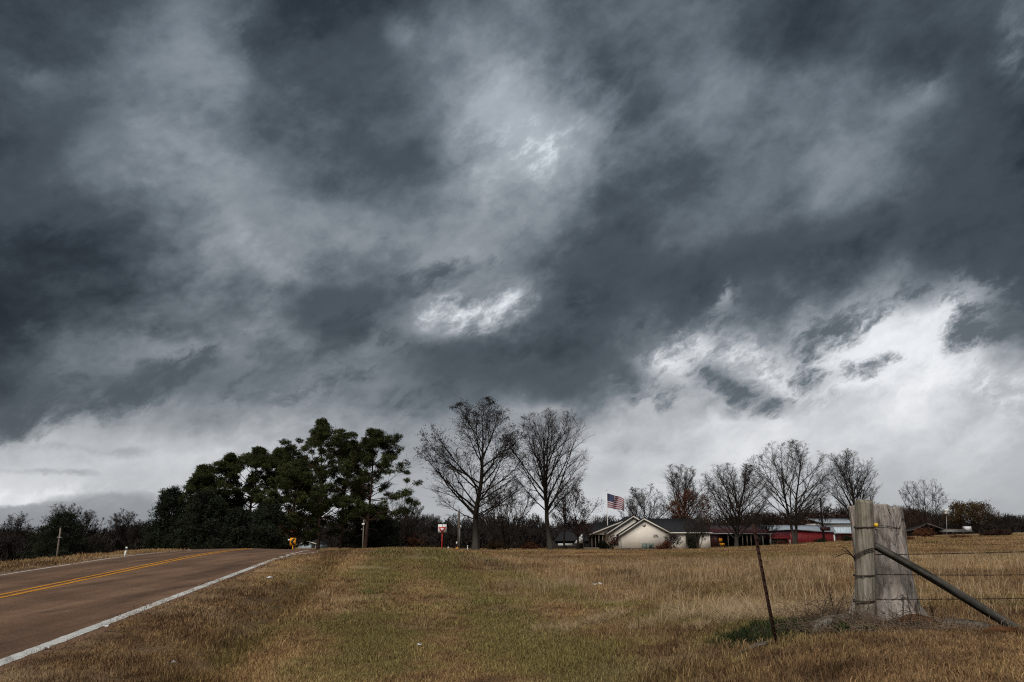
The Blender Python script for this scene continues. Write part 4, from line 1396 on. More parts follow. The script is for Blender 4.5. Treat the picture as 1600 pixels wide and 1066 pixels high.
def build_trees():
    gB = 'bare winter trees around the house and field'
    bt = [  # px, top, D, w_px, kwargs, label
        (743, 627, 108, 168, dict(style='wide', k=(29, 13, 9, 5), trunk_r=.46, leaves=3600, leaf_size=.135, fork=.24, tw=.0112, top_leaves=True), 'largest bare tree, broad crown dotted with dark seed balls, pale thick bole'),
        (860, 638, 112, 128, dict(style='vase', k=(27, 13, 9, 5), trunk_r=.38, leaves=900, leaf_size=.09, fork=.30, tw=.0112), 'tall bare tree with upswept vase crown left of the flagpole'),
        (790, 752, 126, 110, dict(style='fan', k=(14, 9, 6, 3), trunk_r=.24, fork=.14, tw=.016, stems=3, mats=('bark_brown', 'twig_grey')), 'low fan-shaped bare tree between the two tall bare trees'),
        (903, 765, 117, 78, dict(style='oval', k=(14, 9, 8, 3), trunk_r=.17, leaves=700, leaf_mat='russet', leaf_size=.14, fork=.3, mats=('bark_brown', 'twig')), 'small tree with sparse russet leaves beside the porch end of the house'),
        (882, 742, 128, 70, dict(style='vase', k=(12, 9, 8, 3), trunk_r=.18, leaves=300, leaf_mat='russet', leaf_size=.14, fork=.3, mats=('bark_brown', 'twig')), 'thin bare tree showing behind the upswept tall tree and russet tree'),
        (628, 770, 128, 64, dict(style='fan', k=(18, 9, 6, 3), trunk_r=.22, fork=.16, tw=.015, stems=2, mats=('bark_brown', 'twig_grey')), 'bare fan-topped tree just beside the pine grove'),
        (1013, 757, 165, 78, dict(style='oval', k=(22, 11, 8, 4), trunk_r=.26, fork=.2, tw=.018, mats=('bark_brown', 'twig_grey')), 'rounded bare tree behind the house ridge beside the flag'),
        (1070, 726, 158, 86, dict(style='vase', k=(24, 11, 8, 5), trunk_r=.30, fork=.22, tw=.018, mats=('bark_brown', 'twig_grey')), 'bare upright tree rising behind the dark house roof'),
        (1080, 766, 152, 66, dict(style='oval', k=(14, 10, 8, 3), trunk_r=.22, leaves=1500, leaf_mat='russet', leaf_size=.19, fork=.2, tw=.016, mats=('bark_brown', 'twig')), 'reddish-leaved tree in front of bare upright tree behind the house'),
        (1150, 723, 133, 108, dict(style='fan', k=(36, 12, 8, 5), trunk_r=.34, fork=.13, tw=.0125, stems=1, mats=('bark_grey', 'twig_grey')), 'dense fan-crowned bare tree in front of the red carport'),
        (1241, 686, 144, 126, dict(style='oval', k=(19, 12, 8, 5), trunk_r=.44, fork=.20, tw=.013, stems=2, mats=('bark_grey', 'twig_grey')), 'tall forked bare tree before the red ribbed wall'),
        (1338, 700, 168, 88, dict(style='vase', k=(32, 12, 8, 4), trunk_r=.36, fork=.16, tw=.0155, stems=1, mats=('bark_brown', 'twig')), 'bare vase-shaped tree rising right behind the wooden fence post'),
        (1449, 745, 235, 66, dict(style='fan', k=(12, 8, 6, 3), trunk_r=.26, fork=.15, tw=.022, stems=3, mats=('bark_brown', 'twig_grey')), 'lone fan-topped bare tree above the collapsed shed'),
        (1288, 778, 150, 34, dict(style='vase', k=(10, 8, 6, 3), trunk_r=.13, fork=.25, tw=.016, mats=('bark_brown', 'twig')), 'slender bare tree beside the utility pole by the red wall'),
        (1195, 800, 150, 60, dict(style='fan', k=(12, 8, 7, 3), trunk_r=.16, fork=.2, tw=.016, stems=2, mats=('bark_brown', 'twig')), 'low bare tree in front of the red lean-to'),
        (980, 776, 160, 40, dict(style='fan', k=(12, 8, 7, 3), trunk_r=.15, fork=.2, tw=.018, mats=('bark_brown', 'twig_grey')), 'small bare tree peeping over house roof just right of the flag'),
        (1052, 833, 121, 26, dict(style='fan', k=(10, 7, 6, 3), trunk_r=.06, fork=.2, tw=.010, stems=3, mats=('bark_grey', 'twig_grey')), 'little multi-stemmed bare tree against the beige gable wall'),
        (1089, 800, 122, 40, dict(style='fan', k=(11, 8, 6, 3), trunk_r=.10, fork=.3, tw=.010, stems=4, mats=('bark_grey', 'twig_grey')), 'multi-stemmed bare ornamental tree by the glazed front door'),
        (911, 818, 117, 34, dict(style='oval', k=(11, 8, 6, 3), trunk_r=.07, leaves=240, leaf_mat='russet', leaf_size=.12, fork=.4, tw=.010, mats=('bark_grey', 'twig')), 'young tree with thin pale stem in front of the porch'),
    ]
    for i, (px, top, D, w, kw, lab) in enumerate(bt):
        H, W = tree_dims(px, top, D, w)
        bare_tree('bare_tree', g_at(px, 840, D), H, W, 100 + i * 7, lab, gB, **kw)
    gL = 'bare trees along the far left wood'
    for i, (px, top, D, w, lab) in enumerate([(26, 800, 190, 44, 'leftmost bare crown above the far left wood'), (95, 786, 200, 58, 'widest bare crown of the far left wood, behind the dark cedar'),
                                              (138, 797, 195, 34, 'narrow bare crown right of the dark cedar in the left wood'), (187, 795, 190, 46, 'rounded bare crown of the left wood near the pine grove'),
                                              (213, 812, 185, 26, 'lowest bare crown of the left wood, next to the pine grove')]):
        H, W = tree_dims(px, top, D, w)
        bare_tree('bare_tree', g_at(px, 840, D), H, W, 400 + i, lab, gL, style='fan', k=(24, 9, 7, 3), trunk_r=.25, fork=.2, tw=.024, mats=('bark_brown', 'twig'))
    gP = 'pines in the grove beyond the road crest'
    for i, (px, top, D, w, low, dens, lean, lab) in enumerate([
            (497, 657, 112, 108, .22, 1.7, 0, 'tallest pine of the grove with a rounded dense top'),
            (570, 673, 108, 108, .25, 1.6, .02, 'wide pine at the open right end of the grove'),
            (385, 699, 116, 84, .34, 1.2, 0, 'slim pine with bare lower trunk, sky showing through beneath its top'),
            (424, 702, 121, 74, .30, 1.2, 0, 'narrow pine close against the left of the tallest pine'),
            (341, 712, 115, 84, .18, 1.2, -.02, 'middle-height pine between the slim pine and the slope of low pines'),
            (302, 727, 113, 86, .08, 1.3, -.03, 'shorter full pine second from the grove left end'),
            (532, 690, 122, 96, .15, 1.4, 0, 'pine standing back between the two biggest pines'),
            (455, 722, 104, 96, .06, 1.7, 0, 'low bushy pine in front of the tallest pine')]):
        H, W = tree_dims(px, top, D, w)
        pine_tree('pine_tree', g_at(px, 850, D), H, W, 200 + i, lab, gP, low, dens, lean=lean)
    gC = 'dense evergreens at the foot of the grove'
    for i, (px, top, D, w, n, lab) in enumerate([
            (264, 768, 112, 62, 800, 'dark evergreen at the very left end of the grove, foliage to the ground'),
            (318, 775, 106, 74, 900, 'dark low evergreen under the shorter full pine'),
            (372, 800, 103, 60, 700, 'dark evergreen mound in front of the slim pine trunk'),
            (420, 790, 101, 62, 800, 'dark evergreen mound left of the chevron sign'),
            (585, 792, 124, 70, 700, 'dark evergreen behind the wide pine trunk'),
            (95, 806, 150, 80, 700, 'round dark cedar standing in front of the far left wood')]):
        H, W = tree_dims(px, top, D, w)
        cedar_tree('evergreen_tree', g_at(px, 850, D), H, W, 300 + i, lab, gC, n=n, shape=.8, cat='evergreen tree')
    H, W = tree_dims(1512, 783, 250, 66)
    for i, (px, top, D, w, lab) in enumerate([(1500, 786, 250, 50, 'golden-brown willow with drooping crown, left of its paler twin'), (1530, 787, 246, 52, 'golden willow with rounded crown nearest the hay bale row')]):
        H, W = tree_dims(px, top, D, w)
        bare_tree('willow_tree', g_at(px, 834, D), H, W, 500 + i, lab, 'willows by the far field edge', style='wide', k=(16, 9, 7, 3), trunk_r=.35, leaves=1300, leaf_mat='willow', leaf_size=.26, leaf_spread=.5, fork=.25, tw=.024, mats=('bark_brown', 'twig'))
    woods('distant_woods', [(-160, 250, 818, 826, 205, 40, 4), (-200, 240, 832, 838, 180, 34, 3), (180, 480, 815, 822, 190, 24, 4), (430, 700, 808, 804, 190, 32, 8),
                            (560, 730, 826, 826, 165, 18, 4), (640, 960, 804, 810, 205, 44, 7), (720, 960, 824, 822, 170, 28, 3)], 61, 'woods')
    woods('distant_woods', [(930, 1180, 808, 800, 230, 26, 4), (1380, 1500, 792, 800, 285, 20, 4), (1535, 1680, 802, 801, 300, 26, 3), (1640, 1900, 800, 800, 300, 20, 3), (1420, 1640, 815, 814, 275, 30, 3)], 62, 'woods')
    woods('russet_woods', [(1130, 1345, 800, 790, 215, 32, 5), (1330, 1440, 786, 790, 265, 18, 4)], 63, 'woods_russet')


# ------------------------------------------------------------------ buildings
Y0 = 123.0


def X0(px, Y=Y0):
    return aty(px, 840, Y)[0]


def Z0(py, Y=Y0, px=1007):
    return aty(px, py, Y)[2]


def gable_roof(root, name, xl, xr, xp, zl, zr_, zp, y0, y1, over=.35, th=.14, mat='shingle', parts=True):
    """Two slabs over a gable whose ridge runs away from the viewer; cream rake boards on the front edge."""
    for (xa, za, tagn) in ((xl, zl, 0), (xr, zr_, 1)):
        s = (zp - za) / (xp - xa)
        xe = xa + (-over if xa < xp else over)
        ze = za + s * (xe - xa)
        MB().prism([(xe, y0 - over, ze), (xp, y0 - over, zp), (xp, y0 - over, zp + th), (xe, y0 - over, ze + th)], (0, y1 - y0 + over, 0)).build(name, M[mat], root)
        MB().prism([(xe, y0 - over - .05, ze - .10), (xp, y0 - over - .05, zp - .10), (xp, y0 - over - .05, zp + th * .8), (xe, y0 - over - .05, ze + th * .8)], (0, .045, 0)).build('rake_board', M['trim'], root)


def build_house():
    gzv = Z0(860)
    root = empty('house', (X0(1007), Y0, gzv), 'low beige house with charcoal roofs and stepped gable ends below the flag', 'house')
    o = np.array([X0(1007), Y0, gzv])

    def L(px, py, Y=Y0):
        p = aty(px, py, Y)
        return p - o

    # front gable block
    pts = [L(970, 864), L(1047, 864), L(1047, 833.5), L(1007, 812.5), L(970, 835.5)]
    w = MB().prism(pts, (0, 9, 0)).build('gable_wall', M['siding'], root)
    gable_roof(root, 'roof', L(970, 840)[0], L(1047, 840)[0], L(1007, 840)[0], L(970, 835)[2], L(1047, 833)[2], L(1007, 811.2)[2], 0, 9.5)
    c = L(1006, 820)
    MB().tube([c + [0, .02, 0], c - [0, .05, 0]], .30, 16).build('gable_vent', M['trim'], w)
    c = L(1024.5, 838.5)
    a = np.linspace(0, math.pi, 9)
    MB().prism([(c[0] + .36 * math.cos(t), -.02, c[2] + .30 * math.sin(t)) for t in a], (0, .03, 0)).build('fanlight', M['glass'], w)
    m = MB(); m.box((c[0], -.035, c[2] - .03), (.84, .05, .06))
    for t in (math.pi / 2, math.pi / 4, 3 * math.pi / 4):
        m.box((c[0] + .17 * math.cos(t), -.035, c[2] + .15 * math.sin(t)), (.30, .03, .03), tilt=-t)
    m.build('window_frame', M['trim'], w)
    for px in (970.3, 1046.7):
        MB().box((L(px, 840)[0], -.03, 1.25), (.12, .05, 2.5)).build('corner_board', M['trim'], root)
    MB().box((L(1010, 840)[0], -.03, .02), (7.4, .06, .5)).build('foundation', M['dark_void'], root)
    # wall right of the gable and the recessed entrance
    zt = L(1060, 833)[2]
    def wall(x0, x1, y, dep=.2, nm='wall'):
        return MB().box(((x0 + x1) / 2, y + dep / 2, zt / 2 - .2), (x1 - x0, dep, zt + .4)).build(nm, M['siding'], root)
    x1, x2, x3, x4 = L(1047, 840)[0] + .06, L(1072, 840)[0], L(1094.5, 840)[0], L(1110, 840)[0]
    wall(x1, x2, .35); wall(x2 - .1, x3 + .1, 2.0); wall(x3, x4, .35)
    MB().box((x4 - .1, 4.5, zt / 2), (.2, 8.1, zt)).build('wall', M['siding'], root)
    MB().box((x2 - .1, 1.3, zt / 2), (.2, 1.45, zt)).build('wall', M['siding'], root)
    MB().box((x3 + .1, 1.3, zt / 2), (.2, 1.45, zt)).build('wall', M['siding'], root)
    MB().box((x4 - .06, .31, zt / 2), (.14, .06, zt)).build('corner_board', M['trim'], root)
    xd = L(1085, 840)[0]
    d = MB().box((xd, 1.96, 1.0), (1.3, .06, 2.05)).build('door', M['trim'], root)
    for dx in (-.32, .32):
        for zc in (.55, 1.45):
            MB().box((xd + dx, 1.92, zc), (.46, .04, .75)).build('pane', M['glass'], d)
    # wing roof with hipped right end
    ye, yr, zr_, ze = .0, 5.0, L(1050, 810.5)[2], zt
    xl, xrr, xre = L(1008, 840)[0], L(1094, 840)[0], x4 + .35
    for poly in ([(L(1040, 840)[0], ye, ze), (xre, ye, ze), (xrr, yr, zr_), (xl, yr, zr_)], [(xre, ye, ze), (xre, 10, ze), (xrr, yr, zr_)], [(xl, yr, zr_), (xrr, yr, zr_), (xre, 10, ze), (xl, 10, ze)]):
        MB().prism(poly, (0, 0, .12)).build('wing_roof', M['shingle'], root)
    MB().box(((x1 + xre) / 2, ye - .03, ze + .03), (xre - x1, .05, .18)).build('fascia', M['trim'], root)
    # second and third gables stepping back to the left
    y2 = 2.6
    f = lambda px, py: L(px, py, Y0 + y2)
    MB().prism([f(951, 862), f(1000, 862), f(1000, 820), f(990.5, 808.5), f(951, 833.5)], (0, 9, 0)).build('gable_wall', M['siding'], root)
    gable_roof(root, 'roof', f(951, 840)[0], f(1030, 840)[0], f(990.5, 840)[0], f(951, 832.5)[2], f(1030, 832.5)[2], f(990.5, 807.3)[2], y2, 12)
    for px in (966, 955):
        s = MB().box((f(962, 840)[0], y2 - .02, 1.3), (.75, .05, 1.3)).build('window', M['glass'], root) if px == 966 else None
    y3 = 5.6
    f = lambda px, py: L(px, py, Y0 + y3)
    MB().prism([f(924, 835.5), f(1000, 835.5), f(1000, 822), f(980, 814)], (0, 3.0, 0)).build('porch_gable', M['siding'], root)
    gable_roof(root, 'porch_roof', f(924, 840)[0], f(1036, 840)[0], f(980, 840)[0], f(924, 834.5)[2], f(1036, 834.5)[2], f(980, 812.8)[2], y3, 12)
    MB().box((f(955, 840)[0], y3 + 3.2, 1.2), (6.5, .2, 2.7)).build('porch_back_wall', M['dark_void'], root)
    zb = f(924, 835.5)[2]
    for px in (925, 930.5, 936, 942, 948):
        MB().box((f(px, 840)[0], y3 + .3, zb / 2 - .2), (.14, .14, zb + .4)).build('porch_post', M['pole_wood'], root)
    MB().box((f(940, 840)[0], y3 + .6, .15), (5.6, 2.2, .3)).build('porch_floor', M['pole_wood'], root)

    # dark-roofed outbuilding left of the house with a white lean-to
    Yb = 138.0
    p = aty(905, 846, Yb); zg = gz(p[0], p[1])
    r2 = empty('outbuilding', (p[0], Yb, zg), 'black-roofed outbuilding partly hidden by the trees left of the porch', 'outbuilding')
    oo = np.array([p[0], Yb, zg])
    g = lambda px, py, dy=0: aty(px, py, Yb + dy) - oo
    MB().prism([g(866, 846), g(962, 846), g(962, 816, 5), g(884, 822, 5)], (0, .01, .15)).build('roof', M['shingle'], r2)
    MB().prism([g(962, 846, 10.2), g(866, 846, 10.2), g(884, 822, 5.02), g(962, 816, 5.02)], (0, .01, .15)).build('roof', M['shingle'], r2)
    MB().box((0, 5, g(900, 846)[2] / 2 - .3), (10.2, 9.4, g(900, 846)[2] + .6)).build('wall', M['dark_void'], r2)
    t = [g(897, 849, -.6), g(910, 833, -.6), g(911, 849, -.6)]
    MB().prism(t, (0, .1, 0)).build('gable_panel', M['white_paint'], r2)

    p = aty(883, 851, 134); zg = gz(p[0], p[1])
    tr = empty('trailer', (p[0], 134, zg), 'low white trailer parked left of the porch beneath the black-roofed outbuilding', 'trailer')
    h = p[2] - zg
    MB().box((0, 0, max(h, .5)), (2.3, 1.6, .35)).build('bed', M['white_paint'], tr)
    MB().box((1.5, 0, max(h, .5) - .1), (.8, .08, .08)).build('tongue', M['grey_metal'], tr)
    for sy in (-.85, .85):
        MB().tube([(0, sy - .1, .33), (0, sy + .1, .33)], .33, 14).build('wheel', M['black_paint'], tr)

    # heat pump by the gable
    p = aty(1012.5, 859, Y0 - 1.6); zg = gz(p[0], p[1])
    hp = empty('heat_pump', (p[0], p[1], zg), 'grey-green heat pump cabinet on the grass before the beige gable', 'heat pump')
    MB().box((-.55, 0, .46), (.62, .7, .92)).build('cabinet', M['hvac'], hp)
    MB().box((.30, 0, .46), (1.06, .8, .88)).build('cabinet', M['hvac'], hp)
    MB().box((.30, -.41, .5), (.42, .03, .5)).build('grille', M['dark_metal'], hp)
    MB().box((0, 0, -.05), (1.9, .95, .14)).build('pad', M['trim'], hp)


M['hvac'] = simple('grey_green_enamel', (.13, .16, .14), .6, .1, 4)


def build_red_sheds():
    # open carport joined to the house side of the yard
    Y1 = 140.0
    p = aty(1150, 857, Y1); zg = gz(p[0], p[1])
    root = empty('carport', (p[0], Y1, zg), 'long open red-roofed carport with dark inside, right of the beige house', 'carport')
    o = np.array([p[0], Y1, zg])
    g = lambda px, py, dy=0: aty(px, py, Y1 + dy) - o
    MB().prism([g(1098, 833, -3), g(1199, 834, -3), g(1199, 822.5, 6), g(1098, 823, 6)], (0, .01, .16)).build('roof', M['red_roof'], root)
    MB().box(((g(1098, 840)[0] + g(1199, 840)[0]) / 2, -3.1, g(1150, 834, -3)[2]), (g(1199, 840)[0] - g(1098, 840)[0], .06, .16)).build('fascia', M['grey_metal'], root)
    zt = g(1150, 828, 5)[2]
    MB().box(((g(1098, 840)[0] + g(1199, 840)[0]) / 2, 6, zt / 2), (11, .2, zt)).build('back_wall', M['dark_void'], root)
    MB().prism([g(1109, 833.5, -2.6), g(1126, 833.5, -2.6), (g(1126, 840)[0], -2.6, -.3), (g(1109, 840)[0], -2.6, -.3)], (0, 8, 0)).build('side_room', M['red_roof'], root)
    for px in (1131, 1143, 1153, 1160, 1166, 1173, 1184, 1196):
        x = g(px, 840)[0]; z = g(px, 834, -3)[2]
        MB().box((x, -2.7, z / 2 - .2), (.15, .15, z + .35)).build('post', M['pole_wood'], root)
    # yellow machine under the carport
    p2 = aty(1128.5, 857, Y1 - 4.5); z2 = gz(p2[0], p2[1])
    ym = empty('garden_tractor', (p2[0], p2[1], z2), 'small yellow garden tractor standing at the carport opening', 'garden tractor')
    MB().box((0, 0, .55), (.62, 1.2, .4)).build('hood', M['yellow_paint'], ym)
    MB().box((.0, .5, .95), (.6, .5, .12)).build('seat', M['black_paint'], ym)
    MB().box((.0, .75, 1.2), (.55, .1, .6)).build('backrest', M['yellow_paint'], ym)
    for sx in (-.38, .38):
        for yy, r in ((-.45, .22), (.5, .32)):
            MB().tube([(sx - .08, yy, r), (sx + .08, yy, r)], r, 12).build('wheel', M['black_paint'], ym)

    # lean-to with windows
    Y2 = 146.0
    p = aty(1212, 853, Y2); zg = gz(p[0], p[1])
    root = empty('lean_to', (p[0], Y2, zg), 'red lean-to with white-framed windows between carport and red barn', 'shed')
    o = np.array([p[0], Y2, zg])
    g = lambda px, py, dy=0: aty(px, py, Y2 + dy) - o
    z = g(1212, 841)[2]
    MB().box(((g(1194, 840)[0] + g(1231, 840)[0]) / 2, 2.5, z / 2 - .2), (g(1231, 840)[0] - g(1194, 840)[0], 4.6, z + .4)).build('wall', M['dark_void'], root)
    MB().prism([g(1190, 832, 1), g(1233, 832, 1), g(1236, 842, -1.5), g(1198, 842, -1.5)], (0, 0, .12)).build('awning', M['red_wall'], root)
    for px in (1205, 1212, 1219):
        c = g(px, 847)
        f = MB().box((c[0], .16, c[2]), (.78, .06, .75)).build('window', M['trim'], root)
        MB().box((c[0] - .17, .12, c[2]), (.28, .04, .6)).build('pane', M['glass'], f)
        MB().box((c[0] + .17, .12, c[2]), (.28, .04, .6)).build('pane', M['glass'], f)
    for px in (1199, 1230):
        MB().box((g(px, 840)[0], -1.3, z / 2 - .1), (.14, .14, z + .1)).build('post', M['white_paint'], root)

    # red barn with tin roof
    Y3 = 150.0
    p = aty(1266, 850, Y3); zg = gz(p[0], p[1]) - .3
    root = empty('barn', (p[0], Y3, zg), 'low bright red ribbed barn with pale tin roof behind the forked bare tree', 'barn')
    o = np.array([p[0], Y3, zg])
    g = lambda px, py, dy=0: aty(px, py, Y3 + dy) - o
    P = [g(1228, 856), g(1303, 856), g(1303, 831.5), g(1240, 828.5), g(1228, 829.5)]
    MB().prism(P, (0, 9, 0)).build('wall', M['red_wall'], root)
    MB().prism([g(1176, 830.5, -.4), g(1240, 828, -.4), g(1306, 831.5, -.4), g(1300, 822, 9.5), g(1172, 821, 9.5)], (0, 0, .12)).build('roof', M['tin'], root)
    MB().box((g(1303, 840)[0] + .02, -.04, g(1303, 843)[2] * .5 + .2), (.16, .08, g(1303, 832)[2])).build('corner_trim', M['white_paint'], root)
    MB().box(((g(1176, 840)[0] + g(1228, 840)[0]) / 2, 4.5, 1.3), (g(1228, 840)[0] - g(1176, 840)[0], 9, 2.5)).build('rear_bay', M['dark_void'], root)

    # pale blue shop building with red lower annex
    Y4 = 172.0
    p = aty(1330, 843, Y4); zg = gz(p[0], p[1]) - .4
    root = empty('workshop', (p[0], Y4, zg), 'pale blue workshop with tin roof and cream band, left of the wooden post', 'workshop')
    o = np.array([p[0], Y4, zg])
    g = lambda px, py, dy=0: aty(px, py, Y4 + dy) - o
    xa, xb = g(1287, 840)[0], g(1372, 840)[0]
    MB().prism([(xa - .3, -.5, g(1300, 818)[2]), (xb + .3, -.5, g(1300, 818)[2]), (xb, 8, g(1300, 811.5, 8)[2]), (xa, 8, g(1300, 811.5, 8)[2])], (0, .01, .15)).build('roof', M['tin'], root)
    zt = g(1300, 818)[2]; zm = g(1300, 823.5)[2]
    MB().box(((xa + xb) / 2, 5, zm + (zt - zm) / 2), (xb - xa, 10, zt - zm)).build('upper_band', M['trim'], root)
    MB().box(((xa + xb) / 2, 4.9, zm / 2 - .01), (xb - xa - .1, 9.9, zm)).build('wall', M['blue_wall'], root)
    za = g(1310, 834)[2]
    MB().box(((g(1306, 840)[0] + g(1368, 840)[0]) / 2, -2, za / 2), (g(1368, 840)[0] - g(1306, 840)[0], 3.9, za)).build('annex', M['red_wall'], root)
    MB().box(((g(1302, 840)[0] + g(1370, 840)[0]) / 2, -2.1, za + .1), (g(1370, 840)[0] - g(1302, 840)[0], 4.5, .2)).build('annex_roof', M['tin'], root)


def build_far_right():
    Y1 = 205.0
    p = aty(1447, 834, Y1); zg = gz(p[0], p[1])
    root = empty('collapsed_shed', (p[0], Y1, zg), 'dark sagging shed with broken roof edges right of the stump', 'shed')
    o = np.array([p[0], Y1, zg])
    g = lambda px, py, dy=0: aty(px, py, Y1 + dy) - o
    MB().prism([g(1402, 832.5), g(1428, 828), g(1447, 818.5), g(1447, 818.5, 6), g(1402, 831, 6)], (0, 0, .16)).build('roof', M['shingle'], root)
    MB().prism([g(1449, 818), g(1478, 828.5), g(1478, 828, 6), g(1449, 817, 6)], (0, 0, .16)).build('roof', M['shingle'], root)
    m = MB()
    m.tube([g(1448.5, 818.2, -.1), g(1464, 823.5, -.1), g(1478, 828.7, -.1)], .13, 5)
    m.tube([g(1412, 831, -.1), g(1430, 827, -.1), g(1447, 818.5, -.1)], .09, 5)
    m.build('broken_rafter', M['log_wood'], root)
    MB().box((g(1424, 840)[0], 3, .8), (6.2, 5, 1.7)).build('wall', M['dark_void'], root)
    MB().box((g(1463, 840)[0], 3.5, 1.0), (4.5, 4, 1.9)).build('wall', M['bark_brown'], root)
    Y2 = 196.0
    p = aty(1494, 832, Y2); zg = gz(p[0], p[1])
    tr = empty('trailer', (p[0], Y2, zg), 'pale flat trailer with covered load beside the collapsed shed', 'trailer')
    z = max(.75, p[2] - zg)
    MB().box((0, 0, z), (7.0, 2, .22)).build('bed', M['grey_metal'], tr)
    MB().prism([(-3.2, -.9, z + .12), (-2.6, -.9, z + .55), (1.2, -.9, z + .45), (2.5, -.9, z + .12)], (0, 1.8, 0)).build('load', M['log_wood'], tr)
    MB().box((2.7, 0, z + .62), (1.2, 1.6, 1.0)).build('box', M['litter'], tr)
    for x in (-1.2, 1.2):
        MB().tube([(x, -1.1, .36), (x, -.85, .36)], .36, 12).build('wheel', M['black_paint'], tr)
    # bird house on a tall pole in the field
    b = at(1479.5, 853, 88); zg = gz(b[0], b[1])
    root = empty('birdhouse', (b[0], b[1], zg), 'white birdhouse on a tall thin leaning pole in the field', 'birdhouse')
    t = at(1475, 803, 88); h = t[2] - zg
    lx = t[0] - b[0] + .25
    MB().tube([(0, 0, -.2), (lx * .5, 0, h * .5), (lx, 0, h)], .02, 8).build('pole', M['grey_metal'], root)
    hb = MB().box((lx, 0, h + .13), (.36, .36, .30)).build('box', M['white_paint'], root)
    MB().prism([(lx - .26, -.26, h + .29), (lx + .26, -.26, h + .29), (lx, -.26, h + .46)], (0, .52, 0)).build('roof', M['white_paint'], root)
    MB().tube([(lx, -.185, h + .14), (lx, -.165, h + .14)], .05, 10).build('hole', M['black_paint'], hb)
    # overgrown brush row at the far edge
    for i, (px, w, top, lab) in enumerate(((1541, 15, 833.5, 'left end clump of the dark brush row at the far right field edge'), (1553, 13, 832, 'second clump of the dark brush row at the far right field edge'),
                                           (1564, 13, 832.5, 'third clump of the dark brush row at the far right field edge'), (1575, 12, 831.5, 'right end clump of the dark brush row at the far right field edge'))):
        H, W = tree_dims(px, top, 150, w)
        shrub('brush_clump', g_at(px, 840, 150), max(H, .8), W, 760 + i, lab, 'clumps of the brush row', 'woods_russet', n=170, cat='bush', leaf=.22)
    for i, (px, w, lab) in enumerate(((1500, 36, 'low brown weeds in front of the pale trailer'), (1420, 24, 'low brown weeds just right of the stump far off'))):
        H, W = tree_dims(px, 839, 135, w)
        shrub('weed_clump', g_at(px, 843, 135), .5, W, 770 + i, lab, 'weed clumps far off in the field', 'russet', n=90, cat='weeds', leaf=.12)


M['old_hay'] = simple('old_dark_hay', (.060, .045, .032), .95, .5, 5, .1)


def build_bushes():
    gS = 'bushes round the house and sheds'
    for i, (px, top, D, w, n, mat, lab) in enumerate([
            (1042, 845, 120.6, 20, 110, 'russet', 'rust-brown shrub against the gable wall by the heat pump'),
            (1031, 851, 121.2, 14, 40, 'russet', 'low thin shrub right beside the heat pump'),
            (1080, 840, 121.6, 14, 240, 'cedar', 'dark round evergreen bush by the glazed front door'),
            (943, 846, 123.5, 24, 240, 'cedar', 'dark evergreen bush before the porch posts'),
            (957, 832, 122.3, 20, 60, 'russet', 'tall thin shrub before the second gable wall'),
            (1283, 842, 146, 18, 160, 'cedar', 'dark round bush at the foot of the utility pole by the barn'),
            (1447, 826, 150, 30, 260, 'russet', 'brown bush standing before the collapsed shed'),
            (772, 846, 112, 30, 190, 'willow', 'yellowish bush between the two tall bare trees'),
            (828, 848, 116, 34, 120, 'russet', 'reddish low bush left of the upswept tall tree'),
            (1222, 846, 142, 18, 40, 'russet', 'thin shrub before the lean-to windows'),
            (1325, 838, 150, 16, 180, 'cedar', 'dark shrub beside the red annex, left of the wooden post'),
            (442, 818, 100, 36, 160, 'russet', 'brown bare thicket just left of the chevron sign'),
            (650, 834, 128, 40, 150, 'russet', 'brown thicket left of the yield sign')]):
        H, W = tree_dims(px, top, D, w)
        shrub('bush', g_at(px, 850, D), max(H, .5), W, 700 + i, lab, gS, mat, n=n, cat='bush', leaf=.16)


# ------------------------------------------------------------------ signs, poles, flag
def pole_thing(name, px, top, D, r, label, cat, group=None, mat='pole_wood', lean=0.0):
    b = at(px, 855, D); zg = gz(b[0], b[1])
    h = at(px, top, D)[2] - zg
    root = empty(name, (b[0], b[1], zg), label, cat, group)
    MB().tube([(0, 0, -.3), (lean * h * .5, 0, h * .5), (lean * h, 0, h)], [r * 1.1, r, r * .85], 10).build('pole', M[mat], root, True)
    return root, h


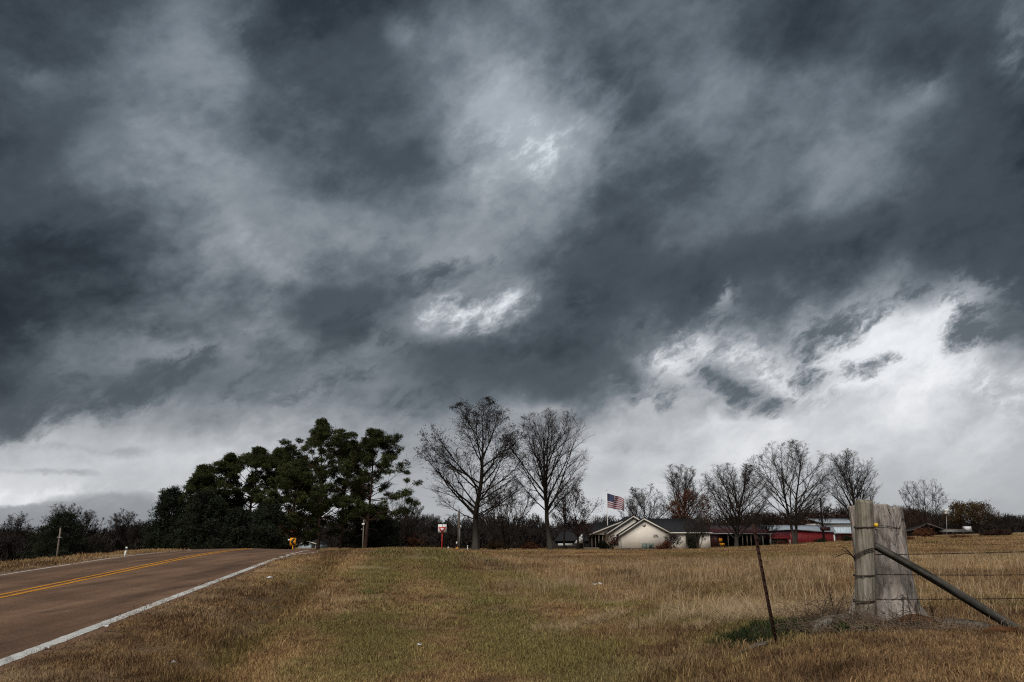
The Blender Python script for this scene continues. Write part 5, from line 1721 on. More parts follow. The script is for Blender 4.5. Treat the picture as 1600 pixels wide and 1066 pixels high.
def build_signs():
    # yield sign on a square white board
    b = at(690.5, 862, 84); zg = gz(b[0], b[1])
    root = empty('yield_sign', (b[0], b[1], zg), 'red and white yield triangle on a square white board and red post', 'road sign')
    zt, zb = at(691, 819.3, 84)[2] - zg, at(691, 832.0, 84)[2] - zg
    w = .87
    xc = at(691.2, 825, 84)[0] - b[0]
    MB().tube([(-.03, 0, -.4), (xc, .03, zb + .1)], .045, 8).build('post', M['red_paint'], root)
    bd = MB().box((xc, 0, (zt + zb) / 2), (w, .03, zt - zb)).build('board', M['white_paint'], root)
    tc, r = (zt * .33 + zb * .67), .42
    tri = lambda k, y: [(xc - r * k, y, tc + .27 * k), (xc, y, tc - .40 * k), (xc + r * k, y, tc + .27 * k)]
    MB().prism(tri(1, -.026), (0, .01, 0)).build('yield_triangle', M['red_paint'], bd)
    t2 = [(p[0], p[1], p[2] + .02) for p in tri(.47, -.038)]
    MB().prism(t2, (0, .01, 0)).build('triangle_centre', M['white_paint'], bd)
    MB().box((xc - .02, -.026, zt - .12), (.05, .02, .30)).build('bracket', M['dark_metal'], bd)
    MB().box((xc - .35, 0, zt + .12), (.03, .03, .3)).build('stub', M['grey_metal'], root)
    # chevron
    b = at(457.3, 853, 58); zg = gz(b[0], b[1])
    root = empty('chevron_sign', (b[0], b[1], zg), 'yellow sign with black chevron pointing left on a yellow post past the road crest', 'road sign')
    zt, zb = at(457, 840.6, 58)[2] - zg, at(457, 852.4, 58)[2] - zg
    w, h = .41, zt - zb
    MB().box((0, .04, zb / 2 + .1), (.06, .05, zb + .6)).build('post', M['yellow_paint'], root)
    pn = MB().box((0, 0, (zt + zb) / 2), (w, .02, h)).build('panel', M['yellow_paint'], root)
    zc = (zt + zb) / 2
    hh, th = h * .44, .17
    MB().prism([(-.17, -.018, zc), (.01, -.018, zc + hh), (.01 + th, -.018, zc + hh), (-.17 + th, -.018, zc), (.01 + th, -.018, zc - hh), (.01, -.018, zc - hh)], (0, .006, 0)).build('chevron', M['black_paint'], pn)
    MB().box((-.34, .3, zc + .12), (.16, .02, .10)).build('plate', M['white_paint'], root)
    # diamond seen from its back, yellow marker, white marker
    for px, py, D, mat, r, lab, nm in ((700.5, 860, 96, 'grey_metal', .26, 'grey back of a diamond sign just right of the yield sign', 'diamond_sign'),
                                       (714.4, 857.5, 97, 'yellow_paint', .22, 'small yellow diamond sign beside the dark utility pole', 'diamond_sign')):
        p = at(px, py, D); zg = gz(p[0], p[1])
        root = empty(nm, (p[0], p[1], zg), lab, 'road sign')
        z = max(p[2] - zg, r + .05)
        MB().prism([(-r, 0, z), (0, 0, z - r), (r, 0, z), (0, 0, z + r)], (0, .02, 0)).build('panel', M[mat], root)
        MB().box((0, .05, z / 2), (.05, .04, z)).build('post', M['grey_metal'], root)
    p = at(730.6, 858, 95); zg = gz(p[0], p[1])
    root = empty('marker_post', (p[0], p[1], zg), 'short white marker post right of the dark utility pole', 'marker post')
    MB().box((0, 0, .3), (.10, .06, max(.7, (p[2] - zg) * 2))).build('post', M['white_paint'], root)
    MB().box((0, -.035, .55), (.07, .02, .1)).build('reflector', M['grey_metal'], root)
    # leaning delineator on the left verge
    p = at(194.5, 863, 37.3); zg = gz(p[0], p[1])
    root = empty('delineator', (p[0], p[1], zg), 'white delineator post leaning right on the far road verge', 'marker post')
    t = at(198.5, 854.5, 37.3) - np.array([p[0], p[1], zg])
    k = t / np.linalg.norm(t)
    MB().prism([(-.035, 0, -.1), (.035, 0, -.1), (t[0] + .035, 0, t[2]), (t[0] - .035, 0, t[2])], (0, .03, 0)).build('post', M['white_paint'], root)
    MB().box((t[0] * .82, -.015, t[2] * .82), (.08, .015, .07)).build('reflector', M['dark_metal'], root)
    g = 'wooden utility poles'
    r, h = pole_thing('utility_pole', 716.5, 798, 101, .15, 'short dark wooden utility pole with meter box right of the yield sign', 'utility pole', g, 'pole_dark')
    MB().box((.25, -.1, h * .60), (.22, .15, .42)).build('meter_box', M['grey_metal'], r)
    MB().box((-.22, -.1, h * .20), (.14, .12, .3)).build('junction_box', M['white_paint'], r)
    MB().tube([(.14, -.1, .2), (.14, -.1, h * .58)], .03, 6).build('conduit', M['grey_metal'], r)
    r, h = pole_thing('utility_pole', 566.8, 812, 96, .07, 'thin pale utility pole right of the wide pine', 'utility pole', g)
    MB().box((-.02, -.06, h * .86), (.30, .18, .22)).build('lamp', M['white_paint'], r)
    MB().box((-.16, -.05, h * .70), (.16, .1, .12)).build('meter_box', M['grey_metal'], r)
    r, h = pole_thing('utility_pole', 91, 824.5, 62, .055, 'lone thin wooden pole before the left wood', 'utility pole', g)
    MB().box((.05, -.07, h * .72), (.30, .05, .06)).build('bracket', M['grey_metal'], r)
    r, h = pole_thing('utility_pole', 1288, 778, 148, .14, 'dark utility pole carrying a dark board by the red barn', 'utility pole', g, 'bark_brown')
    zc = at(1291, 826.5, 148)[2] - r.location[2]
    MB().box((.35, -.2, zc), (1.7, .05, .62)).build('board', M['red_roof'], r)
    # flag
    D = 141
    b = at(950, 845, D); zg = gz(b[0], b[1])
    root = empty('flagpole', (b[0], b[1], zg), 'tall white flagpole rising behind the house roof', 'flagpole')
    h = at(948.3, 767.5, D)[2] - zg
    MB().tube([(0, 0, -.2), (0, 0, h * .5), (0, 0, h)], [.085, .07, .045], 10).build('pole', M['white_paint'], root, True)
    a = np.linspace(-math.pi / 2, math.pi / 2, 7); c = np.linspace(0, 6.2832, 11)[:-1]
    V = [(.09 * math.cos(i) * math.cos(j), .09 * math.cos(i) * math.sin(j), h + .08 + .09 * math.sin(i)) for i in a for j in c]
    F = [[i * 10 + j, i * 10 + (j + 1) % 10, (i + 1) * 10 + (j + 1) % 10, (i + 1) * 10 + j] for i in range(6) for j in range(10)]
    MB().add(V, F).build('finial', M['grey_metal'], root, True)
    MB().tube([(.075, -.02, .9), (.07, -.02, h * .5), (.05, -.02, h - .1)], .008, 5).build('halyard', M['white_paint'], root)
    fl_top, fl_bot = at(949.5, 770.8, D)[2] - zg, at(949.5, 793, D)[2] - zg
    hoist = fl_top - fl_bot
    fly = hoist * 1.25
    flag = empty('flag', (b[0] + .07, b[1], zg + fl_top), 'United States flag streaming right in the wind above the house', 'flag')
    nx, nz = 60, 26

    def surf(s, t):          # s along the fly 0..1, t down the hoist 0..1
        x = fly * s * (.97 - .03 * np.sin(t * 3))
        y = (.16 + .16 * s) * np.sin(s * 11 + t * 2.2) * np.minimum(s * 5, 1)
        z = -hoist * t * (1 - .12 * s) - fly * (.22 * s + .10 * s * s) + hoist * .05 * np.sin(s * 9 + 1.2) * s
        return np.stack([x, y, z], -1)

    s, t = np.meshgrid(np.linspace(0, 1, nx + 1), np.linspace(0, 1, nz + 1), indexing='ij')
    V = surf(s, t).reshape(-1, 3)
    groups = {0: [], 1: [], 2: []}
    for i in range(nx):
        for j in range(nz):
            f = [i * (nz + 1) + j, i * (nz + 1) + j + 1, (i + 1) * (nz + 1) + j + 1, (i + 1) * (nz + 1) + j]
            stripe = j // 2
            k = 2 if (i < nx * .4 and stripe < 7) else (0 if stripe % 2 == 0 else 1)
            groups[k].append(f)
    m = MB(); m.add(V, groups[0], mi=0)
    m.f += [(np.asarray(groups[1], np.int64), 1), (np.asarray(groups[2], np.int64), 2)]
    link('cloth', m.mesh('flag_cloth', True), [M['flag_red'], M['flag_white'], M['flag_blue']], flag)
    st = MB()
    for r_ in range(9):
        for c_ in range(6 if r_ % 2 == 0 else 5):
            u0 = (.4 / 12) * (1 + 2 * c_ + (0 if r_ % 2 == 0 else 1)); v0 = (7 / 13) * (r_ + 1) / 10
            for side in (-1, 1):
                P = []
                for q in range(10):
                    rr = .013 if q % 2 == 0 else .0055
                    an = math.pi / 2 + q * math.pi / 5
                    P.append(surf(np.array(u0 + rr * math.cos(an)), np.array(v0 - rr * 1.25 * math.sin(an))) + np.array([0, side * .012, 0]))
                st.add(P, [list(range(10))])
    st.build('stars', M['flag_white'], flag)


M['flag_red'] = simple('flag_red', (.20, .02, .03), .8, .1, 3)
M['flag_white'] = simple('flag_white', (.46, .46, .50), .8, .06, 3)
M['flag_blue'] = simple('flag_blue', (.012, .020, .075), .8, .1, 3)


def build_far_house():
    Y1 = 150.0
    p = aty(489, 855, Y1); zg = gz(p[0], p[1])
    root = empty('far_house', (p[0], Y1, zg), 'pale bluish house glimpsed between the pine trunks beyond the road crest', 'house')
    o = np.array([p[0], Y1, zg])
    g = lambda px, py, dy=0: aty(px, py, Y1 + dy) - o
    P = [(g(467, 840)[0], 0, -.3), (g(497, 840)[0], 0, -.3), (g(497, 840)[0], 0, g(497, 850.5)[2]), (g(482, 840)[0], 0, g(482, 846)[2]), (g(467, 840)[0], 0, g(467, 850.5)[2])]
    w = MB().prism(P, (0, 8, 0)).build('wall', M['blue_wall'], root)
    gable_roof(root, 'roof', g(467, 840)[0], g(497, 840)[0], g(482, 840)[0], g(467, 850.5)[2], g(497, 850.5)[2], g(482, 845.6)[2], 0, 8, .3, .12, 'shingle')
    MB().box((g(490, 840)[0], -.03, g(490, 852)[2]), (.6, .05, .9)).build('window', M['glass'], root)


# ------------------------------------------------------------------ fence corner: post, stump, brace, wire
def fbm2(a, b, seed, octv=5, f0=1.0):
    rg = np.random.default_rng(seed)
    o = np.zeros(np.broadcast(a, b).shape)
    amp = 1.0
    for k in range(octv):
        for _ in range(3):
            w = rg.normal(0, 1, 2); w = w / np.linalg.norm(w) * f0 * 2 ** k * rg.uniform(.7, 1.3)
            o = o + amp * np.sin(a * w[0] + b * w[1] + rg.random() * 6.28 + .8 * np.sin(a * w[1] * .7 - b * w[0] * .6 + rg.random() * 6)) / 3
        amp *= .55
    return o


YP = 10.25


def build_fence():
    b = aty(1350.5, 972, YP); zg = gz(b[0], b[1])
    top = aty(1349.5, 783, YP)
    h = top[2] - zg
    mpp = .0081
    # wooden corner post
    root = empty('fence_post', (b[0], YP, zg), 'thick grey wooden corner post with flat top and diamond knot, wired to the brace', 'fence post')
    n, k = 40, 60
    t = np.linspace(0, 1, k); a = np.arange(n) * 2 * math.pi / n
    T_, A_ = np.meshgrid(t, a, indexing='ij')
    R = (.128 - .020 * T_) * (1 + .012 * np.sin(A_ * 3 + 1) + .010 * fbm2(np.cos(A_) * 5 + np.sin(A_) * 3, T_ * 4, 3) + .010 * fbm2(A_ * 9 * 0 + np.cos(A_ * 5) * 4, T_ * 2 + np.sin(A_) * 6, 8, 3))
    for c0, dp in ((4.1, .020), (5.3, .014), (4.75, .012), (2.2, .02), (5.9, .012)):                       # drying checks
        R -= dp * np.exp(-(((A_ - c0 + .10 * np.sin(T_ * 5 + c0)) / .05) ** 2)) * sstep(.03, .15, np.abs(np.sin(T_ * 2.1 + c0)))
    X = R * np.cos(A_) + (top[0] - b[0]) * T_; Yy = R * np.sin(A_)
    Zz = -.25 + T_ * (h + .25) + np.where(T_ > .97, .012 * np.sin(A_ * 2 + .5), 0)
    V = np.stack([X, Yy, Zz], -1).reshape(-1, 3)
    i = np.arange(k - 1)[:, None]; j = np.arange(n)[None]
    F = np.stack([i * n + j, i * n + (j + 1) % n, (i + 1) * n + (j + 1) % n, (i + 1) * n + j], -1).reshape(-1, 4)
    V = np.concatenate([V, V[-n:] * [.55, .55, 1] + [.45 * (top[0] - b[0]), 0, .010], [[top[0] - b[0], 0, h + .004]]])
    r0, r1, cc = (k - 1) * n, k * n, k * n + n
    jj = np.arange(n)
    F2 = np.stack([r0 + jj, r0 + (jj + 1) % n, r1 + (jj + 1) % n, r1 + jj], -1)
    F3 = np.stack([r1 + jj, r1 + (jj + 1) % n, np.full(n, cc)], -1)
    MB().add(V, F, F2, F3).build('post', M['post_wood'], root, True)
    # diamond knot
    c = aty(1355.5, 840, YP - .112) - np.array([b[0], YP, zg])
    q = np.linspace(0, 2 * math.pi, 21)
    for sc_, mt in ((1.0, 'post_wood'), (.55, 'slab_wood')):
        P = [(c[0] + .024 * sc_ * np.sign(math.cos(x)) * abs(math.cos(x)) ** 1.4, c[1] + .016 - .012 * (c[0] > 9), c[2] + .062 * sc_ * np.sign(math.sin(x)) * abs(math.sin(x)) ** 1.4) for x in q]
        MB().tube(P, .0055 if sc_ == 1 else .005, 6, False).build('knot', M[mt], root, True)

    # stump
    rows = np.array([(992, 1314, 1476), (978, 1325, 1456), (966, 1332, 1445), (950, 1336.5, 1435), (930, 1339, 1427.5), (900, 1338.5, 1421), (860, 1334.5, 1415), (820, 1330.5, 1409), (795, 1327, 1404.5), (775, 1325, 1401)], float)
    YS = 10.72
    sb = aty(1385, 968, YS); zs = gz(sb[0], sb[1])
    st = empty('tree_stump', (sb[0], YS, zs), 'big silvery weathered tree stump with jagged top, standing behind the wooden post', 'stump')
    zr_ = np.array([aty(1385, y, YS - .25)[2] for y in rows[:, 0]]) - zs
    xl = np.array([aty(x, y, YS)[0] for y, x, _ in rows]) - sb[0]
    xr = np.array([aty(x, y, YS)[0] for y, _, x in rows]) - sb[0]
    n, k = 150, 110
    a = np.arange(n) * 2 * math.pi / n
    zbot = -.25
    ztopL, ztopR = aty(1330, 796, YS - .2)[2] - zs, aty(1400, 793, YS - .2)[2] - zs
    ca, sa = np.cos(a), np.sin(a)
    ztop = ztopL * .5 + ztopR * .5 + (ztopR - ztopL) * .5 * ca + .012 * fbm2(ca * 3, sa * 3, 5, 5, 1.2) + .05 * sstep(.45, .2, ca) * (sa < 0.3) - .03 * np.exp(-((ca - .52) / .12) ** 2) * (sa < 0)
    T_, A_ = np.meshgrid(np.linspace(0, 1, k), a, indexing='ij')
    Zz = zbot + T_ * (ztop[None] - zbot)
    o_ = np.argsort(zr_)
    XL, XR = np.interp(Zz, zr_[o_], xl[o_]), np.interp(Zz, zr_[o_], xr[o_])
    cx, hw = (XL + XR) / 2, (XR - XL) / 2
    hd = hw * .80
    groove = fbm2(np.cos(A_) * 2 + Zz * 1.2, np.sin(A_) * 2 + Zz * .5, 12, 4, 1.6) * .020 + fbm2(np.cos(A_) * 9 + Zz * 1.1 + .3 * np.sin(Zz * 5), np.sin(A_) * 9 - Zz * .7, 14, 4, 1.5) * .010 + fbm2(np.cos(A_) * 5, np.sin(A_) * 5 + Zz * 9, 15, 4, 1.5) * .006
    butt = np.exp(-np.clip(Zz, 0, 9) / .24) * (.16 * np.maximum(0, np.sin(A_ * 4 + .8)) ** 2 + .04 * np.sin(A_ * 9))
    hollow = -.05 * np.exp(-(((A_ - 4.55 + .25 * (Zz - .6)) / .16) ** 2)) * sstep(.15, .5, Zz) * sstep(1.6, 1.0, Zz) - .045 * np.exp(-(((A_ - 5.25 + .12 * np.sin(Zz * 4)) / .10) ** 2)) * sstep(.5, .9, Zz)
    fac = 1 + groove / .35 + butt + hollow / .35
    X = cx + hw * np.cos(A_) * fac; Yy = hd * np.sin(A_) * fac
    V = np.stack([X, Yy, Zz], -1).reshape(-1, 3)
    i = np.arange(k - 1)[:, None]; j = np.arange(n)[None]
    F = np.stack([i * n + j, i * n + (j + 1) % n, (i + 1) * n + (j + 1) % n, (i + 1) * n + j], -1).reshape(-1, 4)
    # splintered, hollowed top
    rings = []
    last = V[-n:]
    ctr = last.mean(0)
    for q, (s_, dz) in enumerate(((.93, .0), (.82, -.05), (.62, -.12), (.35, -.17), (.12, -.19))):
        p = ctr + (last - ctr) * [s_, s_, 1]
        p[:, 2] = last[:, 2] * (1 - q / 5) + ctr[2] * (q / 5) + dz + .03 * fbm2(ca * 5, sa * 5 + q, 20 + q, 4, 1.5)
        rings.append(p)
    V = np.concatenate([V] + rings)
    m = MB(); m.add(V, F)
    jj = np.arange(n)
    for q in range(5):
        r0 = (k - 1 + q) * n; r1 = r0 + n
        m.f.append((np.stack([r0 + jj, r0 + (jj + 1) % n, r1 + (jj + 1) % n, r1 + jj], -1), 0))
    m.f.append((np.arange((k + 4) * n, (k + 5) * n)[None], 0))
    m.build('trunk', M['stump_wood'], st, True)

    # brace pole
    p0, p1 = aty(1366, 852, YP - .02), aty(1606, 987, YP - .16)
    d = p1 - p0; ln = np.linalg.norm(d)
    br = empty('brace_pole', tuple(p1), 'dark grey pole leaning from the corner post down to the ground as a brace', 'brace pole')
    n_, k_ = 20, 40
    t = np.linspace(0, 1, k_)
    T_, A_ = np.meshgrid(t, np.arange(n_) * 2 * math.pi / n_, indexing='ij')
    R = (.043 + .012 * T_) * (1 + .05 * fbm2(np.cos(A_) * 2, T_ * 6 + np.sin(A_), 31, 4)) - .008 * np.exp(-(((A_ - 1.9) / .16) ** 2)) - .010 * np.exp(-(((A_ - 4.6 + .3 * np.sin(T_ * 3)) / .13) ** 2))
    R = R / (np.abs(np.cos(A_ + .3)) ** 5 + np.abs(np.sin(A_ + .3)) ** 5) ** .2 * .93          # an old squared rail
    V = np.stack([(T_ - 0) * ln, R * np.cos(A_), R * np.sin(A_) * (1.0) + .012 * np.sin(T_ * 5)], -1).reshape(-1, 3)
    i = np.arange(k_ - 1)[:, None]; j = np.arange(n_)[None]
    F = np.stack([i * n_ + j, i * n_ + (j + 1) % n_, (i + 1) * n_ + (j + 1) % n_, (i + 1) * n_ + j], -1).reshape(-1, 4)
    o = MB().add(V, F, [list(range(n_))[::-1]], [list(range((k_ - 1) * n_, k_ * n_))]).build('pole', M['brace_wood'], br, True)
    o.location = tuple(p0 - p1)
    o.rotation_euler = (0, -math.atan2(d[2], d[0]), 0)

    # barbed wire: turns round the post, then strands to the right
    def turns(z, r, n=2.2, pitch=.012, ph=0.0):
        q = np.linspace(0, n * 2 * math.pi, int(n * 22))
        zc = z + (q / (2 * math.pi) - n / 2) * pitch
        f = (zc - zg) / h
        return np.stack([b[0] + (top[0] - b[0]) * f + r * np.cos(q + ph), YP + r * np.sin(q + ph), zc], -1)
    wl = ['top strand of barbed wire, wound round the post and tied to the stump', 'second strand of barbed wire down, crossing behind the brace', 'third strand of barbed wire down, wound round the post',
          'lowest strand of barbed wire, at the foot of the post']
    for i, (ya, yb) in enumerate([(824, 826), (866, 859), (899, 895), (939, 931.5)]):
        za = aty(1350, ya, YP)[2]
        f = (za - zg) / h
        r = (.128 - .020 * f) + .005
        m = MB()
        w1 = turns(za, r, 3.2 if i in (1, 3) else 2.2, .02 if i == 1 else .010, 1.6)
        if i == 1:
            w1[:, 2] += .055 * np.cos(np.linspace(0, 6.28 * 3.2, len(w1)) + 2.6)
        start = w1[-1]
        if i == 0:
            end = aty(1405, 826, YP + .18)
            for off in (0, .022):
                s_ = np.linspace(0, 1, 16)
                L_ = start + (end - start) * s_[:, None] + np.array([0, -.10, 0]) * np.sin(s_ * 3.14)[:, None] + np.array([0, 0, off]) * np.sin(s_ * 3.14)[:, None]
                m.tube(L_, .0042, 5)
            barbs = L_[2::4]
        else:
            e = aty(1600, yb, YP + .25)
            end = start + (e - start) * 2.0
            s_ = np.linspace(0, 1, 60)
            L_ = start + (end - start) * s_[:, None]
            L_[:, 2] -= .025 * np.sin(s_ * 3.14)
            L_[:, 1] += (.40 if i else 0) * 0
            q = np.linspace(0, 60, 60)
            for s2 in (0, math.pi):
                m.tube(L_ + np.stack([np.zeros(60), .003 * np.cos(q + s2), .003 * np.sin(q + s2)], -1), .0030, 4)
            barbs = L_[3::4]
        wire = empty('barbed_wire', (b[0], YP, za), wl[i], 'barbed wire', 'barbed wire strands of the fence')
        loc = np.array([b[0], YP, za])
        sh = MB()
        for v in m.v: v -= loc
        m.build('strand', M['wire'], wire)
        sh.tube(w1 - loc, .0042, 5); sh.build('turns', M['wire'], wire)
        bb = MB()
        for p in barbs:
            for an in (.5, 2.0, 3.6):
                v = np.array([.3, math.cos(an), math.sin(an)]) * .016
                bb.tube([p - loc - v, p - loc + v], .0018, 3)
        tag(bb.build('barbs', M['wire'], wire), kind='stuff')
    # end post carrying the strands on, past the picture
    e = aty(1600, 931.5, YP + .25)
    ex = start[0] + (e[0] - start[0]) * 2.0; ey = start[1] + (e[1] - start[1]) * 2.0
    ze = gz(ex, ey)
    r_ = empty('fence_post', (ex, ey, ze), 'slim round fence post further along the wire line', 'fence post')
    MB().tube([(0, 0, -.3), (.01, 0, .6), (0, 0, 1.45)], [.07, .065, .06], 14).build('post', M['post_wood'], r_, True)

    # yellow insulator
    p = aty(1368.5, 820.5, YP - .06)
    ins = empty('insulator', tuple(p), 'bright yellow plastic insulator on the top wire beside the post', 'insulator')
    m = MB(); m.tube([(0, -.012, -.022), (0, -.014, 0), (0, -.012, .024)], [.018, .022, .016], 12)
    m.build('cap', M['insulator'], ins, True)
    MB().box((-.012, .012, -.002), (.016, .03, .034)).build('bracket', M['insulator'], ins)

    # rusty steel T-post
    b2 = at(1213.5, 1010, 9.05); z2 = gz(b2[0], b2[1])
    t2 = aty(1177, 819, b2[1] - .03) - np.array([b2[0], b2[1], z2])
    tp = empty('steel_post', (b2[0], b2[1], z2), 'thin rusty steel T-post leaning left in a patch of green weeds', 'fence post')
    prof = [(-.017, -.003), (.017, -.003), (.017, .003), (.003, .003), (.003, .028), (-.003, .028), (-.003, .003), (-.017, .003)]
    P0 = np.array([0, 0, 0]) - t2 * .15
    poly = [np.array([x, y, 0]) + P0 for x, y in prof]
    rz = .35
    rot = lambda p: np.array([p[0] * math.cos(rz) - p[1] * math.sin(rz), p[0] * math.sin(rz) + p[1] * math.cos(rz), p[2]])
    poly = [rot(np.array([x, y, 0])) + P0 for x, y in prof]
    MB().prism(poly, t2 * 1.15).build('shaft', M['rust'], tp)
    for q in np.arange(.10, .98, .055):
        c = t2 * q + rot(np.array([0, -.007, 0]))
        MB_ = MB().box(c, (.018, .012, .014), rz=rz)
        MB_.build('stud', M['rust'], tp)

    # fallen wood round the stump
    def log(name, pa, pb, r0, r1, mat, label, seed, group=None, bendz=.0, flat=.8):
        pa, pb = np.asarray(pa), np.asarray(pb)
        rt = empty(name, tuple(pa), label, 'log', group)
        k_, n_ = 30, 26
        T_, A_ = np.meshgrid(np.linspace(0, 1, k_), np.arange(n_) * 2 * math.pi / n_, indexing='ij')
        d = pb - pa; L_ = np.linalg.norm(d)
        R = (r0 + (r1 - r0) * T_) * (1 + .14 * fbm2(np.cos(A_) * 2.2, T_ * 3 + np.sin(A_) * 1.5, seed, 4, 1.3) + .16 * fbm2(np.cos(A_) * 6, np.sin(A_) * 6, seed + 50, 4, 1.5)) * np.clip(np.sin(np.clip(T_, .03, .97) * math.pi), .05, 1) ** .30
        ax = d / L_; sd_ = unit(np.cross(ax, [0, 0, 1.0])); up = np.cross(sd_, ax)
        C = d * T_[..., None] + np.array([0, 0, 1]) * (bendz * np.sin(T_ * 3.14))[..., None]
        V = (C + sd_ * (R * np.cos(A_))[..., None] + up * (R * np.sin(A_) * flat)[..., None]).reshape(-1, 3)
        i = np.arange(k_ - 1)[:, None]; j = np.arange(n_)[None]
        F = np.stack([i * n_ + j, i * n_ + (j + 1) % n_, (i + 1) * n_ + (j + 1) % n_, (i + 1) * n_ + j], -1).reshape(-1, 4)
        MB().add(V, F, [list(range(n_))[::-1]], [list(range((k_ - 1) * n_, k_ * n_))]).build('wood', M[mat], rt, True)

    def gp(px, py, D, dz=0):
        p = at(px, py, D); return np.array([p[0], p[1], gz(p[0], p[1]) + dz])
    gl = 'pieces of fallen wood round the stump'
    log('log', gp(1466, 981, 10.45, .07), gp(1545, 978, 10.75, .07), .085, .065, 'log_wood', 'bleached grey log lying right of the stump under the brace', 41, gl)
    log('log', gp(1405, 990, 10.25, .04), gp(1475, 986, 10.5, .04), 0.10, .06, 'rot_wood', 'orange-brown rotting log at the right foot of the stump', 42, gl, .04, .9)
    log('log', gp(1268, 992, 10.1, .07), gp(1330, 980, 10.4, .13), .055, .07, 'log_wood', 'broken pale log end left of the stump', 43, gl)
    log('log', gp(1272, 1000, 9.75, .04), gp(1300, 984, 10.1, .12), .06, .04, 'slab_wood', 'short split stub leaning in the brush left of the post', 44, gl)
    log('log', gp(1155, 1020, 8.75, .05), gp(1208, 1016, 8.9, .05), .03, .034, 'log_wood', 'small bleached stick lying at the foot of the rusty post', 45, gl, .02)
    log('log', gp(1220, 1012, 9.1, .0), gp(1300, 1004, 9.5, .0), .025, .02, 'brace_wood', 'thin dark stick in the grass right of the rusty post', 46, gl, .015)
    log('log', gp(1540, 1000, 10.0, .03), gp(1600, 988, 10.6, .05), .05, .06, 'rot_wood', 'brown rotted scrap near the brace foot', 47, gl)

    # dead branch behind the post, dry stalk in front
    rg = np.random.default_rng(9)
    p = aty(1338, 876, YP + .05)
    dbr = empty('dead_branch', tuple(p), 'forked dead twig sticking out left of the corner post', 'branch')
    f = lambda px, py, dy=0: aty(px, py, YP + .05 + dy) - p
    m = MB()
    m.tube([f(1338, 876), f(1331, 868), f(1325, 861), f(1317, 854)], [.011, .009, .006, .003], 6)
    m.tube([f(1331, 868), f(1322, 864), f(1311, 868), f(1303, 871), f(1297, 865)], [.007, .006, .005, .004, .002], 6)
    m.tube([f(1311, 868), f(1305, 866), f(1300, 868)], [.004, .003, .002], 5)
    m.tube([f(1325, 861), f(1320, 862), f(1314, 858)], [.005, .004, .002], 5)
    m.build('twig', M['twig'], dbr, True)
    for px, y0_, y1_, D, lab in ((1301, 960, 917, 11.0, 'single dark dry stalk standing left of the stump'), (1458, 968, 945, 11.4, 'short dark stub of stalk right of the stump')):
        g0 = gp(px, y0_, D); hh = at(px, y1_, D)[2] - g0[2]
        s = empty('dry_stalk', tuple(g0), lab, 'stalk')
        m = MB(); m.tube([(0, 0, -.05), (.012, 0, hh * .4), (-.006, .01, hh * .75), (-.02, 0, hh)], [.009, .008, .007, .003], 6)
        for q in range(6):
            z = hh * (.45 + .09 * q); m.tube([(0, 0, z), (.03 * (-1) ** q, .01, z + .05)], [.004, .002], 4)
        m.build('stem', M['twig'], s, True)

    # tangle of dead vines and canes at the foot of the stump
    m = MB()
    for (px, py, D, sx, sy, hgt, nn) in [(1312, 985, 10.6, .20, .14, .40, 380), (1355, 990, 10.0, .26, .07, .15, 260), (1420, 990, 10.1, .20, .06, .10, 120), (1290, 990, 10.4, .25, .12, .18, 200), (1570, 984, 11.6, .35, .12, .16, 120), (1480, 990, 10.6, .35, .10, .14, 160), (1430, 990, 10.3, .25, .10, .22, 380), (1275, 1000, 9.85, .32, .12, .20, 520), (1385, 1000, 9.75, .40, .08, .16, 380), (1500, 994, 10.15, .40, .08, .15, 320)]:
        c = at(px, py, D)
        x = c[0] + rg.normal(0, sx, nn); y = c[1] + rg.normal(0, sy, nn)
        P0 = np.stack([x, y, ground(x, y) - .02], -1)
        th = rg.random(nn) * 6.283
        k = rg.uniform(.2, 1.5, nn)
        d = np.stack([np.cos(th) * k, np.sin(th) * k * .6, np.ones(nn)], -1)
        L_ = hgt * rg.uniform(.5, 1.7, nn)
        pts = grow(P0, d, L_, 7, .24, 0.0, rg, droop=.55)
        pts[..., 2] = np.maximum(pts[..., 2], P0[:, None, 2])
        V, Q, T = tubes(pts, np.repeat((rg.uniform(.0016, .0042, nn))[:, None], 7, 1), 3)
        m.add(V, Q, T)
    tag(m.build('dead_vines', M['straw'], None), kind='stuff')

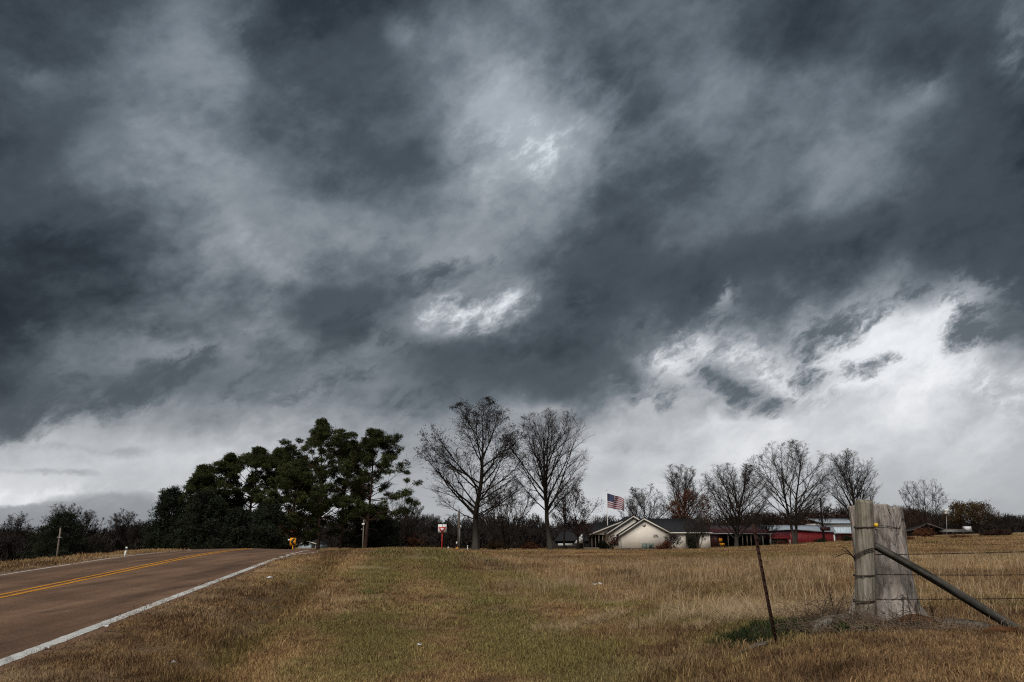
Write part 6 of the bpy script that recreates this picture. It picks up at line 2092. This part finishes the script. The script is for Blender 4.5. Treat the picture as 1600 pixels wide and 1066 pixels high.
    # litter in the grass
    for i, (px, py, D, s, lab) in enumerate([(162, 1009, 13.6, .05, 'white paper scrap on the verge near the lower left'), (270, 1028, 12.2, .06, 'larger white scrap on the verge below the other scrap'), (420, 921, 23.5, .09, 'whitish scraps near the road edge line, midway up the verge'),
                                             (934, 924, 23.5, .13, 'pale blue-white plastic scrap in the hay field'), (655, 1020, 11.6, .035, 'tiny white scrap in the middle of the mown grass'), (69, 1041, 12.2, .04, 'small white scrap close to the white edge line')]):
        g0 = gp(px, py, D, .05)
        rg2 = np.random.default_rng(60 + i)
        gx_, gy_ = np.meshgrid(np.linspace(-1, 1, 7), np.linspace(-1, 1, 5), indexing='ij')
        z = .35 * np.sin(gx_ * 2.5 + i) * np.cos(gy_ * 2) + .25 * rg2.random(gx_.shape)
        V = np.stack([gx_ * s, gy_ * s * .7, z * s + .03], -1).reshape(-1, 3)
        F = [[a_ * 5 + c_, (a_ + 1) * 5 + c_, (a_ + 1) * 5 + c_ + 1, a_ * 5 + c_ + 1] for a_ in range(6) for c_ in range(4)]
        o = MB().add(V, F).build('paper_scrap', M['litter'], None, True)
        sol = o.modifiers.new('thickness', 'SOLIDIFY'); sol.thickness = .002
        o.location = tuple(g0); o.rotation_euler = (0, 0, i * 1.3)
        tag(o, lab, 'litter', 'scraps of litter in the grass')


BLOCKED += [(X0(949), X0(1112), 122.8, 140), (X0(1170), X0(1310), 145, 165)]
build_trees()
build_house()
build_red_sheds()
build_far_right()
build_bushes()
build_signs()
build_far_house()
build_fence()
build_grass()
if 0:
    for az in (-33, -31, -28, -25):
        a = math.radians(az)
        print([(D, round(832 + 1279 * (1.6 - gz(D * math.sin(a), D * math.cos(a))) / D)) for D in (22, 26, 30, 35, 40, 50, 60, 80, 100, 130, 160)])
    print('tris', sum(len(o.data.polygons) for o in bpy.data.objects if o.type == 'MESH' and o.name in COL.objects))
    b = aty(1350.5, 972, YP); print('post', b, gz(b[0], b[1]))
    for p in TP[:29]: print(np.round(p,2), round(gz(p[0],p[1]),2))
